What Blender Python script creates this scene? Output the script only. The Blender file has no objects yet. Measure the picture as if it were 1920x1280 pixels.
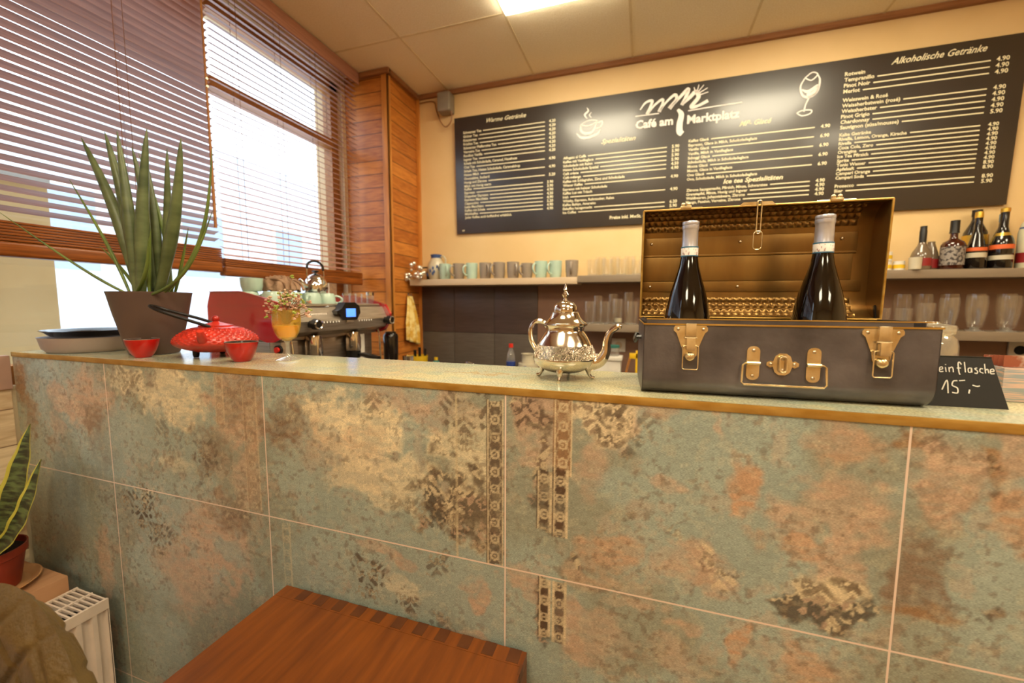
import bpy, bmesh, math, random
import numpy as np
from mathutils import Vector, Matrix
S = bpy.context.scene
COL = S.collection
PI = math.pi

# ------------------------------------------------------------------ camera, world, lights, exposure
cam_d = bpy.data.cameras.new('camera')
cam = bpy.data.objects.new('camera', cam_d); COL.objects.link(cam)
YAW, PITCH, ROLL, FPX = 0.3147, 0.0929, 0.0044, 757.0
fwd = Vector((-math.sin(YAW)*math.cos(PITCH), math.cos(YAW)*math.cos(PITCH), -math.sin(PITCH)))
rgt = Vector((math.cos(YAW), math.sin(YAW), 0)); upv = rgt.cross(fwd)
r2 = rgt*math.cos(ROLL) + upv*math.sin(ROLL); u2 = upv*math.cos(ROLL) - rgt*math.sin(ROLL)
m = Matrix((r2, u2, -fwd)).transposed().to_4x4(); m.translation = (0, 0, 1.255)
cam.matrix_world = m
cam_d.sensor_width = 36.0; cam_d.lens = FPX*36.0/1920.0; cam_d.clip_start = .02; cam_d.clip_end = 200
cam_d.dof.use_dof = True; cam_d.dof.focus_distance = 0.84; cam_d.dof.aperture_fstop = 2.9
S.camera = cam
S.view_settings.view_transform = 'Standard'; S.view_settings.look = 'None'
S.view_settings.gamma = 1.0; S.view_settings.use_curve_mapping = False
S.view_settings.exposure = 0.36
try:
    S.cycles.use_denoising = True; S.cycles.max_bounces = 8; S.cycles.transparent_max_bounces = 40
    S.cycles.sample_clamp_indirect = 6.0; S.cycles.caustics_reflective = False; S.cycles.caustics_refractive = False
except Exception: pass
w = bpy.data.worlds.new('overcast_sky'); S.world = w; w.use_nodes = True
bg = w.node_tree.nodes['Background']; bg.inputs[0].default_value = (0.80, 0.90, 1.0, 1); bg.inputs[1].default_value = 2.9
PANEL_L = 19.0
PANEL_C = (1.0, 0.88, 0.63)

# ------------------------------------------------------------------ helpers
def lin(c):
    if isinstance(c, str):
        c = [int(c[i:i+2], 16)/255 for i in (0, 2, 4)]
        c = [x/12.92 if x <= .04045 else ((x+.055)/1.055)**2.4 for x in c]
    return (c[0], c[1], c[2], 1.0)

def new_mat(name):
    m = bpy.data.materials.new(name); m.use_nodes = True
    nt = m.node_tree
    return m, nt, nt.nodes['Principled BSDF']

def nd(nt, t, **kw):
    n = nt.nodes.new(t)
    for k, v in kw.items(): setattr(n, k, v)
    return n

def mat(name, col, rough=.5, metal=0.0, col2=None, scale=20, amt=.5, bump=0.0, bscale=None, stretch=(1,1,1), coat=0.0, spec=.5, detail=4, contrast=(.35,.65), alpha=None, emit=None, emit_s=0):
    m, nt, b = new_mat(name)
    tc = nd(nt, 'ShaderNodeTexCoord'); mp = nd(nt, 'ShaderNodeMapping'); mp.inputs['Scale'].default_value = stretch
    nt.links.new(tc.outputs['Object'], mp.inputs['Vector'])
    nz = nd(nt, 'ShaderNodeTexNoise'); nz.inputs['Scale'].default_value = scale; nz.inputs['Detail'].default_value = detail
    nt.links.new(mp.outputs[0], nz.inputs['Vector'])
    rp = nd(nt, 'ShaderNodeValToRGB')
    c1 = lin(col); c2 = lin(col2) if col2 is not None else tuple(x*(1-.18*amt) for x in c1[:3])+(1,)
    rp.color_ramp.elements[0].position = contrast[0]; rp.color_ramp.elements[1].position = contrast[1]
    rp.color_ramp.elements[0].color = c2; rp.color_ramp.elements[1].color = c1
    nt.links.new(nz.outputs['Fac'], rp.inputs['Fac']); nt.links.new(rp.outputs['Color'], b.inputs['Base Color'])
    b.inputs['Roughness'].default_value = rough; b.inputs['Metallic'].default_value = metal
    b.inputs['Specular IOR Level'].default_value = spec; b.inputs['Coat Weight'].default_value = coat
    b.inputs['Coat Roughness'].default_value = .08
    if bump:
        n2 = nd(nt, 'ShaderNodeTexNoise'); n2.inputs['Scale'].default_value = bscale or scale*3; n2.inputs['Detail'].default_value = 5
        nt.links.new(mp.outputs[0], n2.inputs['Vector'])
        bp = nd(nt, 'ShaderNodeBump'); bp.inputs['Strength'].default_value = bump; bp.inputs['Distance'].default_value = .01
        nt.links.new(n2.outputs['Fac'], bp.inputs['Height']); nt.links.new(bp.outputs[0], b.inputs['Normal'])
    if emit is not None:
        b.inputs['Emission Color'].default_value = lin(emit); b.inputs['Emission Strength'].default_value = emit_s
    return m

def glass_mat(name, tint=(1,1,1), rough=.02, refl=1.0, blend=.22, milk=0.0):
    """thin clear glass wall: clear where seen square on, mirror-like at grazing angles, a little cloudy"""
    m = bpy.data.materials.new(name); m.use_nodes = True; nt = m.node_tree; nt.nodes.clear()
    out = nd(nt, 'ShaderNodeOutputMaterial'); tr = nd(nt, 'ShaderNodeBsdfTransparent'); gl = nd(nt, 'ShaderNodeBsdfGlossy')
    lw = nd(nt, 'ShaderNodeLayerWeight'); lw.inputs['Blend'].default_value = blend
    nz = nd(nt, 'ShaderNodeTexNoise'); nz.inputs['Scale'].default_value = 60
    tc = nd(nt, 'ShaderNodeTexCoord'); nt.links.new(tc.outputs['Object'], nz.inputs['Vector'])
    mr = nd(nt, 'ShaderNodeMapRange'); mr.inputs['To Min'].default_value = rough; mr.inputs['To Max'].default_value = rough+.04
    nt.links.new(nz.outputs['Fac'], mr.inputs['Value']); nt.links.new(mr.outputs[0], gl.inputs['Roughness'])
    mu = nd(nt, 'ShaderNodeMath', operation='MULTIPLY_ADD'); mu.inputs[1].default_value = refl*.8; mu.inputs[2].default_value = .04
    mu.use_clamp = True
    nt.links.new(lw.outputs['Facing'], mu.inputs[0])
    tr.inputs[0].default_value = (*tint, 1); gl.inputs[0].default_value = (1, 1, 1, 1)
    df = nd(nt, 'ShaderNodeBsdfTranslucent'); d2 = nd(nt, 'ShaderNodeBsdfDiffuse'); df.inputs[0].default_value = d2.inputs[0].default_value = (*[.6+.4*t for t in tint], 1) if min(tint) > .6 else (*tint, 1)
    ms = nd(nt, 'ShaderNodeMixShader'); nt.links.new(df.outputs[0], ms.inputs[1]); nt.links.new(d2.outputs[0], ms.inputs[2])
    mk = nd(nt, 'ShaderNodeMixShader'); mk.inputs[0].default_value = milk; nt.links.new(tr.outputs[0], mk.inputs[1]); nt.links.new(ms.outputs[0], mk.inputs[2])
    mx = nd(nt, 'ShaderNodeMixShader'); nt.links.new(mu.outputs[0], mx.inputs[0]); nt.links.new(mk.outputs[0], mx.inputs[1]); nt.links.new(gl.outputs[0], mx.inputs[2])
    nt.links.new(mx.outputs[0], out.inputs['Surface'])
    return m

def plank_mat(name, c1, c2, axis, width, grain=(1, 1, 1), rough=.45, gap=.02, gapc='2a1208', off=0.0, seed=0.0):
    """boards laid along one axis: per-board tone, grain noise and dark joints"""
    m, nt, b = new_mat(name)
    tc = nd(nt, 'ShaderNodeTexCoord'); sp = nd(nt, 'ShaderNodeSeparateXYZ'); nt.links.new(tc.outputs['Object'], sp.inputs[0])
    dv = nd(nt, 'ShaderNodeMath', operation='MULTIPLY_ADD'); dv.inputs[1].default_value = 1/width; dv.inputs[2].default_value = off
    nt.links.new(sp.outputs[axis], dv.inputs[0])
    fl = nd(nt, 'ShaderNodeMath', operation='FLOOR'); nt.links.new(dv.outputs[0], fl.inputs[0])
    fr = nd(nt, 'ShaderNodeMath', operation='FRACT'); nt.links.new(dv.outputs[0], fr.inputs[0])
    wn = nd(nt, 'ShaderNodeTexWhiteNoise', noise_dimensions='1D'); nt.links.new(fl.outputs[0], wn.inputs['W'])
    mp = nd(nt, 'ShaderNodeMapping'); mp.inputs['Scale'].default_value = grain; nt.links.new(tc.outputs['Object'], mp.inputs['Vector'])
    ad = nd(nt, 'ShaderNodeVectorMath', operation='ADD'); nt.links.new(mp.outputs[0], ad.inputs[0]); nt.links.new(wn.outputs['Color'], ad.inputs[1])
    nz = nd(nt, 'ShaderNodeTexNoise'); nz.inputs['Scale'].default_value = 6; nz.inputs['Detail'].default_value = 6; nz.inputs['Distortion'].default_value = .6
    nt.links.new(ad.outputs[0], nz.inputs['Vector'])
    a1 = nd(nt, 'ShaderNodeMath', operation='MULTIPLY_ADD'); a1.inputs[1].default_value = .35; nt.links.new(wn.outputs['Value'], a1.inputs[0])
    nt.links.new(nz.outputs['Fac'], a1.inputs[2])
    rp = nd(nt, 'ShaderNodeValToRGB'); rp.color_ramp.elements[0].position = .45; rp.color_ramp.elements[1].position = .9
    rp.color_ramp.elements[0].color = lin(c2); rp.color_ramp.elements[1].color = lin(c1)
    nt.links.new(a1.outputs[0], rp.inputs['Fac'])
    lt = nd(nt, 'ShaderNodeMath', operation='LESS_THAN'); lt.inputs[1].default_value = gap; nt.links.new(fr.outputs[0], lt.inputs[0])
    mx = nd(nt, 'ShaderNodeMix', data_type='RGBA'); nt.links.new(lt.outputs[0], mx.inputs[0]); nt.links.new(rp.outputs[0], mx.inputs[6]); mx.inputs[7].default_value = lin(gapc)
    nt.links.new(mx.outputs[2], b.inputs['Base Color']); b.inputs['Roughness'].default_value = rough
    return m

class MB:
    def __init__(s): s.b = bmesh.new(); s.mi = 0
    def _f(s, vs):
        try:
            f = s.b.faces.new(vs); f.material_index = s.mi; return f
        except ValueError: return None
    def box(s, x0, y0, z0, x1, y1, z1, bev=0.0, M=None, seg=2):
        v = [s.b.verts.new((x, y, z)) for x in (x0, x1) for y in (y0, y1) for z in (z0, z1)]
        fs = [s._f([v[i] for i in q]) for q in ((0,1,3,2),(4,6,7,5),(0,4,5,1),(2,3,7,6),(0,2,6,4),(1,5,7,3))]
        if bev > 0:
            es = list({e for f in fs for e in f.edges})
            r = bmesh.ops.bevel(s.b, geom=es, offset=bev, segments=seg, affect='EDGES', profile=.6)
            for f in r['faces']: f.material_index = s.mi
            v = list({q for f in r['faces'] for q in f.verts} | {q for q in v if q.is_valid})
        if M is not None:
            for q in v: q.co = M @ q.co
        return s
    def rings(s, rings, closed=True, cap0=True, cap1=True, wrap=False):
        R = [[s.b.verts.new(p) for p in r] for r in rings]; n = len(R[0])
        idx = range(len(R)) if wrap else range(len(R)-1)
        for i in idx:
            a, c = R[i], R[(i+1) % len(R)]
            for j in range(n if closed else n-1):
                s._f([a[j], a[(j+1) % n], c[(j+1) % n], c[j]])
        if closed and not wrap:
            if cap0: s._f(R[0][::-1])
            if cap1: s._f(R[-1])
        return s
    def lathe(s, prof, n=32, c=(0,0,0), cap0=True, cap1=True, M=None):
        rs = []
        for r, z in prof:
            ring = [Vector((c[0]+r*math.cos(2*PI*k/n), c[1]+r*math.sin(2*PI*k/n), c[2]+z)) for k in range(n)]
            if M is not None: ring = [M @ p for p in ring]
            rs.append(ring)
        return s.rings(rs, cap0=cap0, cap1=cap1)
    def tube(s, pts, rad, n=10, closed=False, cap=True, flat=1.0, ref=None):
        P = [Vector(p) for p in pts]; N = len(P)
        rad = [rad]*N if not hasattr(rad, '__len__') else rad
        rs = []; prev = None
        for i, p in enumerate(P):
            if closed: t = P[(i+1) % N]-P[i-1]
            else: t = P[min(i+1, N-1)]-P[max(i-1, 0)]
            t.normalize()
            if prev is None:
                q = Vector(ref) if ref else (Vector((0,0,1)) if abs(t.z) < .9 else Vector((1,0,0)))
            else: q = prev
            a = (q - t*q.dot(t)).normalized(); prev = a; bb = t.cross(a)
            rs.append([p + a*math.cos(2*PI*k/n)*rad[i] + bb*math.sin(2*PI*k/n)*rad[i]*flat for k in range(n)])
        return s.rings(rs, cap0=cap, cap1=cap, wrap=closed)
    def prism(s, poly, y0, y1, axis='y', M=None):
        """closed outline (a,b) swept between y0 and y1"""
        def P(a, b, t):
            v = {'y': (a, t, b), 'x': (t, a, b), 'z': (a, b, t)}[axis]
            v = Vector(v); return M @ v if M is not None else v
        r0 = [P(a, b, y0) for a, b in poly]; r1 = [P(a, b, y1) for a, b in poly]
        return s.rings([r0, r1])
    def sph(s, c, r, n=16, m=10, sc=(1,1,1)):
        rs = []
        for i in range(1, m):
            t = PI*i/m
            rs.append([Vector((c[0]+r*sc[0]*math.sin(t)*math.cos(2*PI*k/n), c[1]+r*sc[1]*math.sin(t)*math.sin(2*PI*k/n), c[2]+r*sc[2]*math.cos(t))) for k in range(n)])
        return s.rings(rs)
    def quad(s, *p): s._f([s.b.verts.new(q) for q in p]); return s
    def grid(s, P, nu, nv):
        V = [[s.b.verts.new(P(i/(nu-1), j/(nv-1))) for j in range(nv)] for i in range(nu)]
        for i in range(nu-1):
            for j in range(nv-1): s._f([V[i][j], V[i+1][j], V[i+1][j+1], V[i][j+1]])
        return s
    def build(s, name, mats, parent=None, loc=None, smooth=True, ang=35):
        me = bpy.data.meshes.new(name)
        bmesh.ops.recalc_face_normals(s.b, faces=s.b.faces)
        lim = math.radians(ang)
        for f in s.b.faces: f.smooth = smooth
        for e in s.b.edges:
            if len(e.link_faces) == 2 and e.calc_face_angle(0) > lim: e.smooth = False
        s.b.to_mesh(me); s.b.free()
        for mm in (mats if isinstance(mats, (list, tuple)) else [mats]): me.materials.append(mm)
        o = bpy.data.objects.new(name, me); COL.objects.link(o)
        if parent is not None: o.parent = parent
        if loc is not None: o.location = loc
        return o

def thing(name, label, cat, loc=(0,0,0), rz=0.0, group=None):
    o = bpy.data.objects.new(name, None); COL.objects.link(o); o.location = loc; o.rotation_euler = (0,0,rz)
    o.empty_display_size = .05
    o['label'] = label; o['category'] = cat
    if group: o['group'] = group
    return o
def tag(o, label, cat, group=None, kind=None):
    o['label'] = label; o['category'] = cat
    if group: o['group'] = group
    if kind: o['kind'] = kind
    return o
def struct(o): o['kind'] = 'structure'; return o
def copy_tree(o, parent=None):
    c = o.copy(); COL.objects.link(c); c.parent = parent
    for ch in [k for k in CH.get(o.name, [])]: copy_tree(ch, c)
    return c
CH = {}
def reg(root):
    """remember the children of a finished prototype so copies take them along"""
    for k in [q for q in bpy.data.objects if q.parent == root]:
        CH.setdefault(root.name, []).append(k); reg(k)
    return root
def bez(pts, n=12):
    """Catmull-Rom through points"""
    P = [Vector(p) for p in pts]; P = [P[0]*2-P[1]]+P+[P[-1]*2-P[-2]]; out = []
    for i in range(1, len(P)-2):
        for k in range(n):
            t = k/n; a, b, c, d = P[i-1:i+3]
            out.append(.5*((2*b)+(c-a)*t+(2*a-5*b+4*c-d)*t*t+(3*b-a-3*c+d)*t**3))
    out.append(P[-2]); return out

def text_mb(mb, s, x, z, size, width=None, shear=0.0, bold=0.0, align='LEFT'):
    """lettering laid in the local XZ plane (y = 0), added to mb"""
    cu = bpy.data.curves.new('t', 'FONT'); cu.body = s; cu.size = size; cu.shear = shear; cu.offset = bold; cu.resolution_u = 2
    ob = bpy.data.objects.new('t', cu); COL.objects.link(ob)
    dg = bpy.context.evaluated_depsgraph_get(); me = bpy.data.meshes.new_from_object(ob.evaluated_get(dg))
    xs = [v.co.x for v in me.vertices] or [0, 1]
    w0 = max(xs)-min(xs) or 1; k = (width/w0) if width else 1.0
    ox = x - min(xs)*k
    if align == 'CENTER': ox = x - (min(xs)+max(xs))/2*k
    if align == 'RIGHT': ox = x - max(xs)*k
    vs = [mb.b.verts.new((ox+v.co.x*k, 0, z+v.co.y)) for v in me.vertices]
    for p in me.polygons: mb._f([vs[i] for i in p.vertices])
    bpy.data.objects.remove(ob); bpy.data.curves.remove(cu); bpy.data.meshes.remove(me)
    return ox+max(xs)*k

def ribbon(mb, pts, w, y=0.0, n=8):
    """flat painted stroke in XZ plane, w = width or list"""
    P = bez([(p[0], 0, p[1]) for p in pts], n); N = len(P)
    ws = [w]*N if not hasattr(w, '__len__') else list(np.interp(np.linspace(0, 1, N), np.linspace(0, 1, len(w)), w))
    L = []
    for i in range(N):
        t = P[min(i+1, N-1)]-P[max(i-1, 0)]; t.normalize(); nrm = Vector((-t.z, 0, t.x))
        L.append((mb.b.verts.new(P[i]+nrm*ws[i]/2+Vector((0, y, 0))), mb.b.verts.new(P[i]-nrm*ws[i]/2+Vector((0, y, 0)))))
    for i in range(N-1): mb._f([L[i][0], L[i+1][0], L[i+1][1], L[i][1]])

# ------------------------------------------------------------------ materials
M = {}
M['wall'] = mat('tan_wall_paint', 'e0c08c', .55, col2='dab982', scale=3, bump=.08, bscale=180)
M['cream'] = mat('cream_wall_paint', 'dcc9a2', .6, col2='cfae85', scale=3.5, bump=.05, bscale=120)
M['ceil'] = mat('ceiling_board', 'fbf1da', .8, col2='f2e5c8', scale=160, bump=.25, bscale=220)
M['ceil_joint'] = mat('ceiling_joint_strip', 'e4d4b0', .7)
M['cornice'] = mat('cornice_wood', '9c6a42', .5, col2='8a5a36', scale=8, stretch=(1, 12, 12))
M['floor'] = mat('brown_floor', '9a8066', .5, col2='846a52', scale=5)
M['planks_pale'] = plank_mat('pale_wall_boards', 'd8c3a0', 'a88a68', 2, .115, (1, 1.2, 9), .6, .03, '7a6048')
M['pillar'] = plank_mat('orange_pine_boards', 'cf8438', 'a35a1e', 2, .083, (1.5, 1.5, 10), .38, .05, '3a1808')
M['pillar_trim'] = mat('honey_pine_strip', 'd08a3e', .4, col2='b87330', scale=5, stretch=(8, 8, 1))
M['blind'] = mat('brown_slat_wood', 'b5826c', .42, col2='a06e5a', scale=6, stretch=(20, 1, 20))
M['blind_rail'] = mat('amber_rail_wood', 'a25a20', .38, col2='5c2c0c', scale=7, stretch=(14, 1.0, 30), detail=6, contrast=(.3, .7))
M['cord'] = mat('brown_cord', '7d5340', .8)
M['frame_wood'] = mat('window_frame_wood', 'b0763a', .4, col2='96602c', scale=6, stretch=(8, 1, 8))
M['glass_pane'] = glass_mat('window_glass', (.97, .99, 1.0), .0, .12, .1)
M['facade'] = mat('pale_blue_facade', 'c3c8ce', .9); M['facade_win'] = mat('facade_window_blue', '93a0b0', .3)
M['black_board'] = mat('satin_black_board', '241b16', .42, col2='1f1712', scale=3, spec=.7, coat=.6)
M['black_board'].node_tree.nodes['Principled BSDF'].inputs['Coat Roughness'].default_value = .2
M['print'] = mat('cream_print', 'e6dcb8', .5); M['chalk'] = mat('white_chalk', 'd8d4cc', .9, scale=200)
M['edge_brass'] = mat('brass_edge_strip', 'c29c52', .35, .55, col2='aa8036', scale=9, stretch=(2, 6, 6))
M['shelf_pale'] = mat('pale_beige_shelf', 'cbb497', .5, col2='c4ab8c', scale=4, stretch=(1, 8, 8))
M['shelf_grey'] = mat('taupe_shelf', '8b7a66', .5, col2='81705c', scale=4, stretch=(1, 8, 8))
M['bs_up'] = mat('slate_brown_tile', '54433f', .42, col2='4c3c38', scale=10, stretch=(1, 1, 9))
M['bs_low'] = mat('grey_brown_tile', '5d534a', .42, col2='544a42', scale=10, stretch=(1, 1, 9))
M['grout_dark'] = mat('dark_grout', '38302b', .8)
M['worktop'] = mat('grey_worktop', '77706a', .4); M['cabinet'] = mat('dark_cabinet', '4a423c', .5)
M['pot_brown'] = mat('taupe_plastic_pot', '5b473c', .5, col2='52403a', scale=4)
M['soil'] = mat('dark_soil', '2a1c12', .95, scale=90, bump=.8)
M['leaf'] = mat('grey_green_leaf', '69734a', .42, col2='3f4c2a', scale=9, stretch=(1, 1, 3), contrast=(.3, .7))
M['leaf_thin'] = mat('fresh_green_leaf', '6d7f38', .45, col2='47592a', scale=9)
M['tray_grey'] = mat('greige_tray_side', 'a3938a', .5); M['tray_black'] = mat('black_gloss_tray', '14110f', .18, spec=.6, coat=.4)
M['iron_red'] = mat('red_enamelled_iron', 'c2301e', .38, col2='a42416', scale=30, coat=.25)
M['iron_red_dark'] = mat('dark_red_enamel', 'a01a10', .3, coat=.3); M['iron_black'] = mat('blackened_iron', '1d1a1a', .35, .4)
M['cup_red'] = mat('red_glazed_cup', 'b81008', .32, col2='9a0c06', scale=25, coat=.3)
M['cup_in'] = mat('dark_cup_glaze', '3a2a2c', .2)
M['silver'] = mat('polished_silver', 'dccfbd', .13, 1.0, col2='cdbca6', scale=14)
M['steel'] = mat('brushed_steel', 'c8bcae', .34, .85, col2='b0a292', scale=8, stretch=(1, 1, 14))
M['balls'] = mat('shiny_ball_silver', 'f4efe6', .22, .85)
M['chrome'] = mat('chrome', 'e8e6e4', .08, 1.0)
M['case'] = mat('gunmetal_case_steel', '787376', .33, .5, col2='413c3d', scale=11, bump=.1, bscale=60, contrast=(.25, .75), detail=7)
M['case_in'] = mat('bronze_lid_metal', '94733f', .34, .8, col2='7c5c30', scale=5, stretch=(3, 1, 1), bump=.05)
M['brass'] = mat('antique_brass', 'e8d8b4', .24, .85, col2='ccb484', scale=40)
M['rivet'] = mat('rivet_steel', 'c9b9a0', .25, 1.0)
M['wine'] = mat('dark_wine_glass', '0b0604', .05, 0, spec=.55, coat=.3, amt=.2)
M['foil'] = mat('silver_foil_capsule', 'cfcfd8', .34, .7, col2='bcbcc6', scale=30)
M['label_white'] = mat('white_paper', 'e8e2dc', .7); M['blue_band'] = mat('blue_band', '3a6f8c', .5)
M['wood_table'] = mat('red_brown_table_wood', '7e4210', .36, col2='5f2e08', scale=5, stretch=(14, 1.2, 5), detail=7, bump=.05, bscale=40, contrast=(.3, .72))
M['wood_dark'] = mat('dark_joint_wood', '582e10', .4, col2='4a240c', scale=30)
M['radiator'] = mat('white_radiator_enamel', 'd8c6b4', .35); M['ledge'] = mat('tan_ledge_boards', 'b98c66', .5, col2='a97a56', scale=8, stretch=(6, 1, 1))
M['terracotta'] = mat('terracotta_pot', '97341c', .45, col2='7e2814', scale=8)
M['black'] = mat('black_plastic', '15120f', .35); M['dark_hole'] = mat('dark_gap', '120e0c', .8)
M['slate'] = mat('matt_black_card', '0c0a09', .6)
M['white'] = mat('white_plastic', 'd9d2c6', .4); M['grey_plastic'] = mat('grey_plastic', '8a8070', .45)
M['mint'] = mat('mint_glaze', 'b4ccbc', .28, coat=.3); M['taupe'] = mat('taupe_glaze', '988a7c', .3, coat=.3)
M['glass'] = glass_mat('clear_glass', (.985, .985, .97), .03, .30, .22, .022)
M['glass_base'] = glass_mat('thick_glass_base', (.95, .95, .92), .03, .6, .3, .15)
M['amber'] = glass_mat('amber_glass', (1.0, .88, .36), .03, .35, .2, .15)
M['mred'] = mat('red_machine_panel', 'b01420', .14, coat=1.0, amt=.1)
M['stone'] = mat('cream_stoneware', 'c4b9a0', .35, coat=.3); M['cobalt'] = mat('cobalt_pattern', '3c5488', .35)
M['linen'] = mat('sand_linen', 'a5846a', .9, col2='8a6a52', scale=30, bump=.3)
M['yellow_cloth'] = mat('yellow_cloth', 'd9a63c', .9, col2='f0d890', scale=22, contrast=(.45, .6), bump=.3)
M['yellow'] = mat('yellow_plastic', 'e0b41c', .4); M['teal_p'] = mat('teal_plastic', '2f6b60', .4)
M['red_p'] = mat('red_plastic', 'd02a1c', .35); M['blue_p'] = mat('blue_label', '2b3f86', .4)
M['lcd'] = mat('blue_screen', '5a8cf0', .3, emit='4a86ff', emit_s=1.2)
M['flower'] = mat('dried_pink_petals', 'd9b49a', .8, col2='b07a68', scale=60); M['sprig'] = mat('pale_green_sprig', '9aa84a', .7)
M['neck_paper'] = mat('printed_neck_paper', 'ece6e0', .6, col2='b08a88', scale=300, contrast=(.36, .42), stretch=(1, 1, .5))
M['stem'] = mat('brown_stem', '8a6040', .8)
M['jar_glass'] = glass_mat('pressed_glass', (.96, .90, .74), .08, .7, .3, .2)
M['whisky'] = mat('amber_spirit_bottle', '3c1408', .12, coat=.5); M['dkbottle'] = mat('near_black_bottle', '120c0a', .12, coat=.5)
M['clear_b'] = mat('smoky_bottle', '6b5a48', .15, coat=.5); M['cream_b'] = mat('cream_bottle', 'd8d0b0', .3, coat=.3)
M['lab_or'] = mat('orange_label', 'd8622c', .5); M['lab_red'] = mat('dark_red_label', '8e1c1c', .5); M['gold'] = mat('gold_foil', 'd8b04a', .3, .8)
M['lab_grey'] = mat('grey_printed_label', '8f857c', .6, col2='3a322e', scale=90, contrast=(.45, .5))
M['quilt'] = mat('olive_brown_leather', '5a4622', .42, col2='3c2c12', scale=6, bump=.25, bscale=120)
# ------------------------------------------------------------------ the room shell
XL, XR, YB, YF, ZC = -1.88, 3.4, 2.62, -3.2, 2.694
def sbox(name, m, *a, bev=0.0):
    return struct(MB().box(*a, bev=bev).build(name, m, smooth=False))
sbox('floor', M['floor'], XL-.3, YF-.1, -.1, XR+.1, YB+.1, 0)
sbox('wall_back', M['wall'], XL-.3, YB, 0, XR+.1, YB+.12, ZC+.1)
sbox('wall_right', M['wall'], XR, YF, 0, XR+.12, YB, ZC+.1)
sbox('wall_front', M['wall'], XL-.3, YF-.12, 0, XR+.1, YF, ZC+.1)
# left wall round the window opening
WY1, WY2 = -1.7, 2.24
b = MB()
b.box(XL-.22, YF, 0, XL, WY1, ZC); b.box(XL-.22, WY1, 0, XL, WY2, .99); b.box(XL-.22, WY2, 0, XL, YB, ZC)
b.box(XL-.22, WY1, 2.64, XL, WY2, ZC)
struct(b.build('wall_left', M['cream'], smooth=False))
sbox('trim_1', M['planks_pale'], XL, -2.5, 0, XL+.012, .695, .985)
sbox('trim_2', mat('pink_brown_board', 'a08070', .6), XL, -2.5, .985, XL+.02, .697, 1.09, bev=.002)

# window: frame bars, mullions, panes
wf = MB()
xg0, xg1 = XL-.10, XL-.04
wf.box(xg0, WY1, .99, xg1, WY2, 1.05); wf.box(xg0, WY1, 2.58, xg1, WY2, 2.64); wf.box(xg0, WY2-.06, .99, xg1, WY2, 2.64)
wf.box(xg0, WY1, .99, xg1, WY1+.06, 2.64)
wf.box(xg0-.005, WY1+.06, 2.235, xg1+.012, WY2-.06, 2.285)
wf.box(xg0, -.06, 1.05, xg1, .0, 2.58)
win = struct(wf.build('window_1', M['frame_wood'], smooth=False))
gp = MB()
for y0, y1, z0, z1 in ((0, WY2-.06, 1.05, 2.235), (WY1+.06, -.06, 1.05, 2.235), (0, WY2-.06, 2.285, 2.58), (WY1+.06, -.06, 2.285, 2.58)):
    gp.box(XL-.074, y0, z0, XL-.068, y1, z1)
struct(gp.build('window_2', M['glass_pane'], smooth=False))
# ceiling with 0.6 m grid joints
jx = [-1.91, -1.312, -.711, -.112, .485, 1.08, 1.68, 2.28, 2.88]; jy = [2.032 - .6*k for k in range(9)]
sbox('ceiling', M['ceil'], XL-.3, YF-.1, ZC, XR+.1, YB+.1, ZC+.12)
cj = MB()
for x in jx: cj.box(x-.006, YF, ZC-.0025, x+.006, YB, ZC+.01)
for y in jy: cj.box(XL, y-.006, ZC-.0024, XR, y+.006, ZC+.01)
struct(cj.build('trim_3', M['ceil_joint'], smooth=False))
c = MB(); c.box(-1.555, YB-.022, ZC-.028, XR, YB, ZC); c.box(-1.562, 2.262, ZC-.03, -1.535, YB-.022, ZC-.001); c.box(-1.75, 2.243, ZC-.03, -1.535, 2.27, ZC-.001)
struct(c.build('trim_4', M['cornice'], smooth=False))
# wood pillar in the corner
sbox('wall_pillar', M['pillar'], XL, 2.27, 0, -1.560, YB, ZC)
c = MB(); c.box(-1.600, 2.260, 0, -1.552, 2.272, ZC-.02, bev=.002); c.box(-1.562, 2.260, 0, -1.552, 2.292, ZC-.02, bev=.002); c.box(-1.562, YB-.02, 0, -1.538, YB, ZC-.02, bev=.002)
struct(c.build('trim_5', M['pillar_trim']))
# back splash tiles
c = MB(); bx = [-1.56, -1.281, -.978, -.672]
for i in range(3):
    c.mi = 0; c.box(bx[i]+.0015, YB-.012, 1.054, bx[i+1]-.0015, YB, 1.375, bev=.001)
    c.mi = 1; c.box(bx[i]+.0015, YB-.012, .72, bx[i+1]-.0015, YB, 1.05, bev=.001)
c.mi = 2; c.box(-1.56, YB-.009, .72, -.672, YB, 1.375)
struct(c.build('trim_6', [M['bs_up'], M['bs_low'], M['grout_dark']]))
sbox('trim_7', mat('brown_lower_wall', '8a6650', .55), -.672, YB-.004, .72, XR, YB, 1.41)

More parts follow.
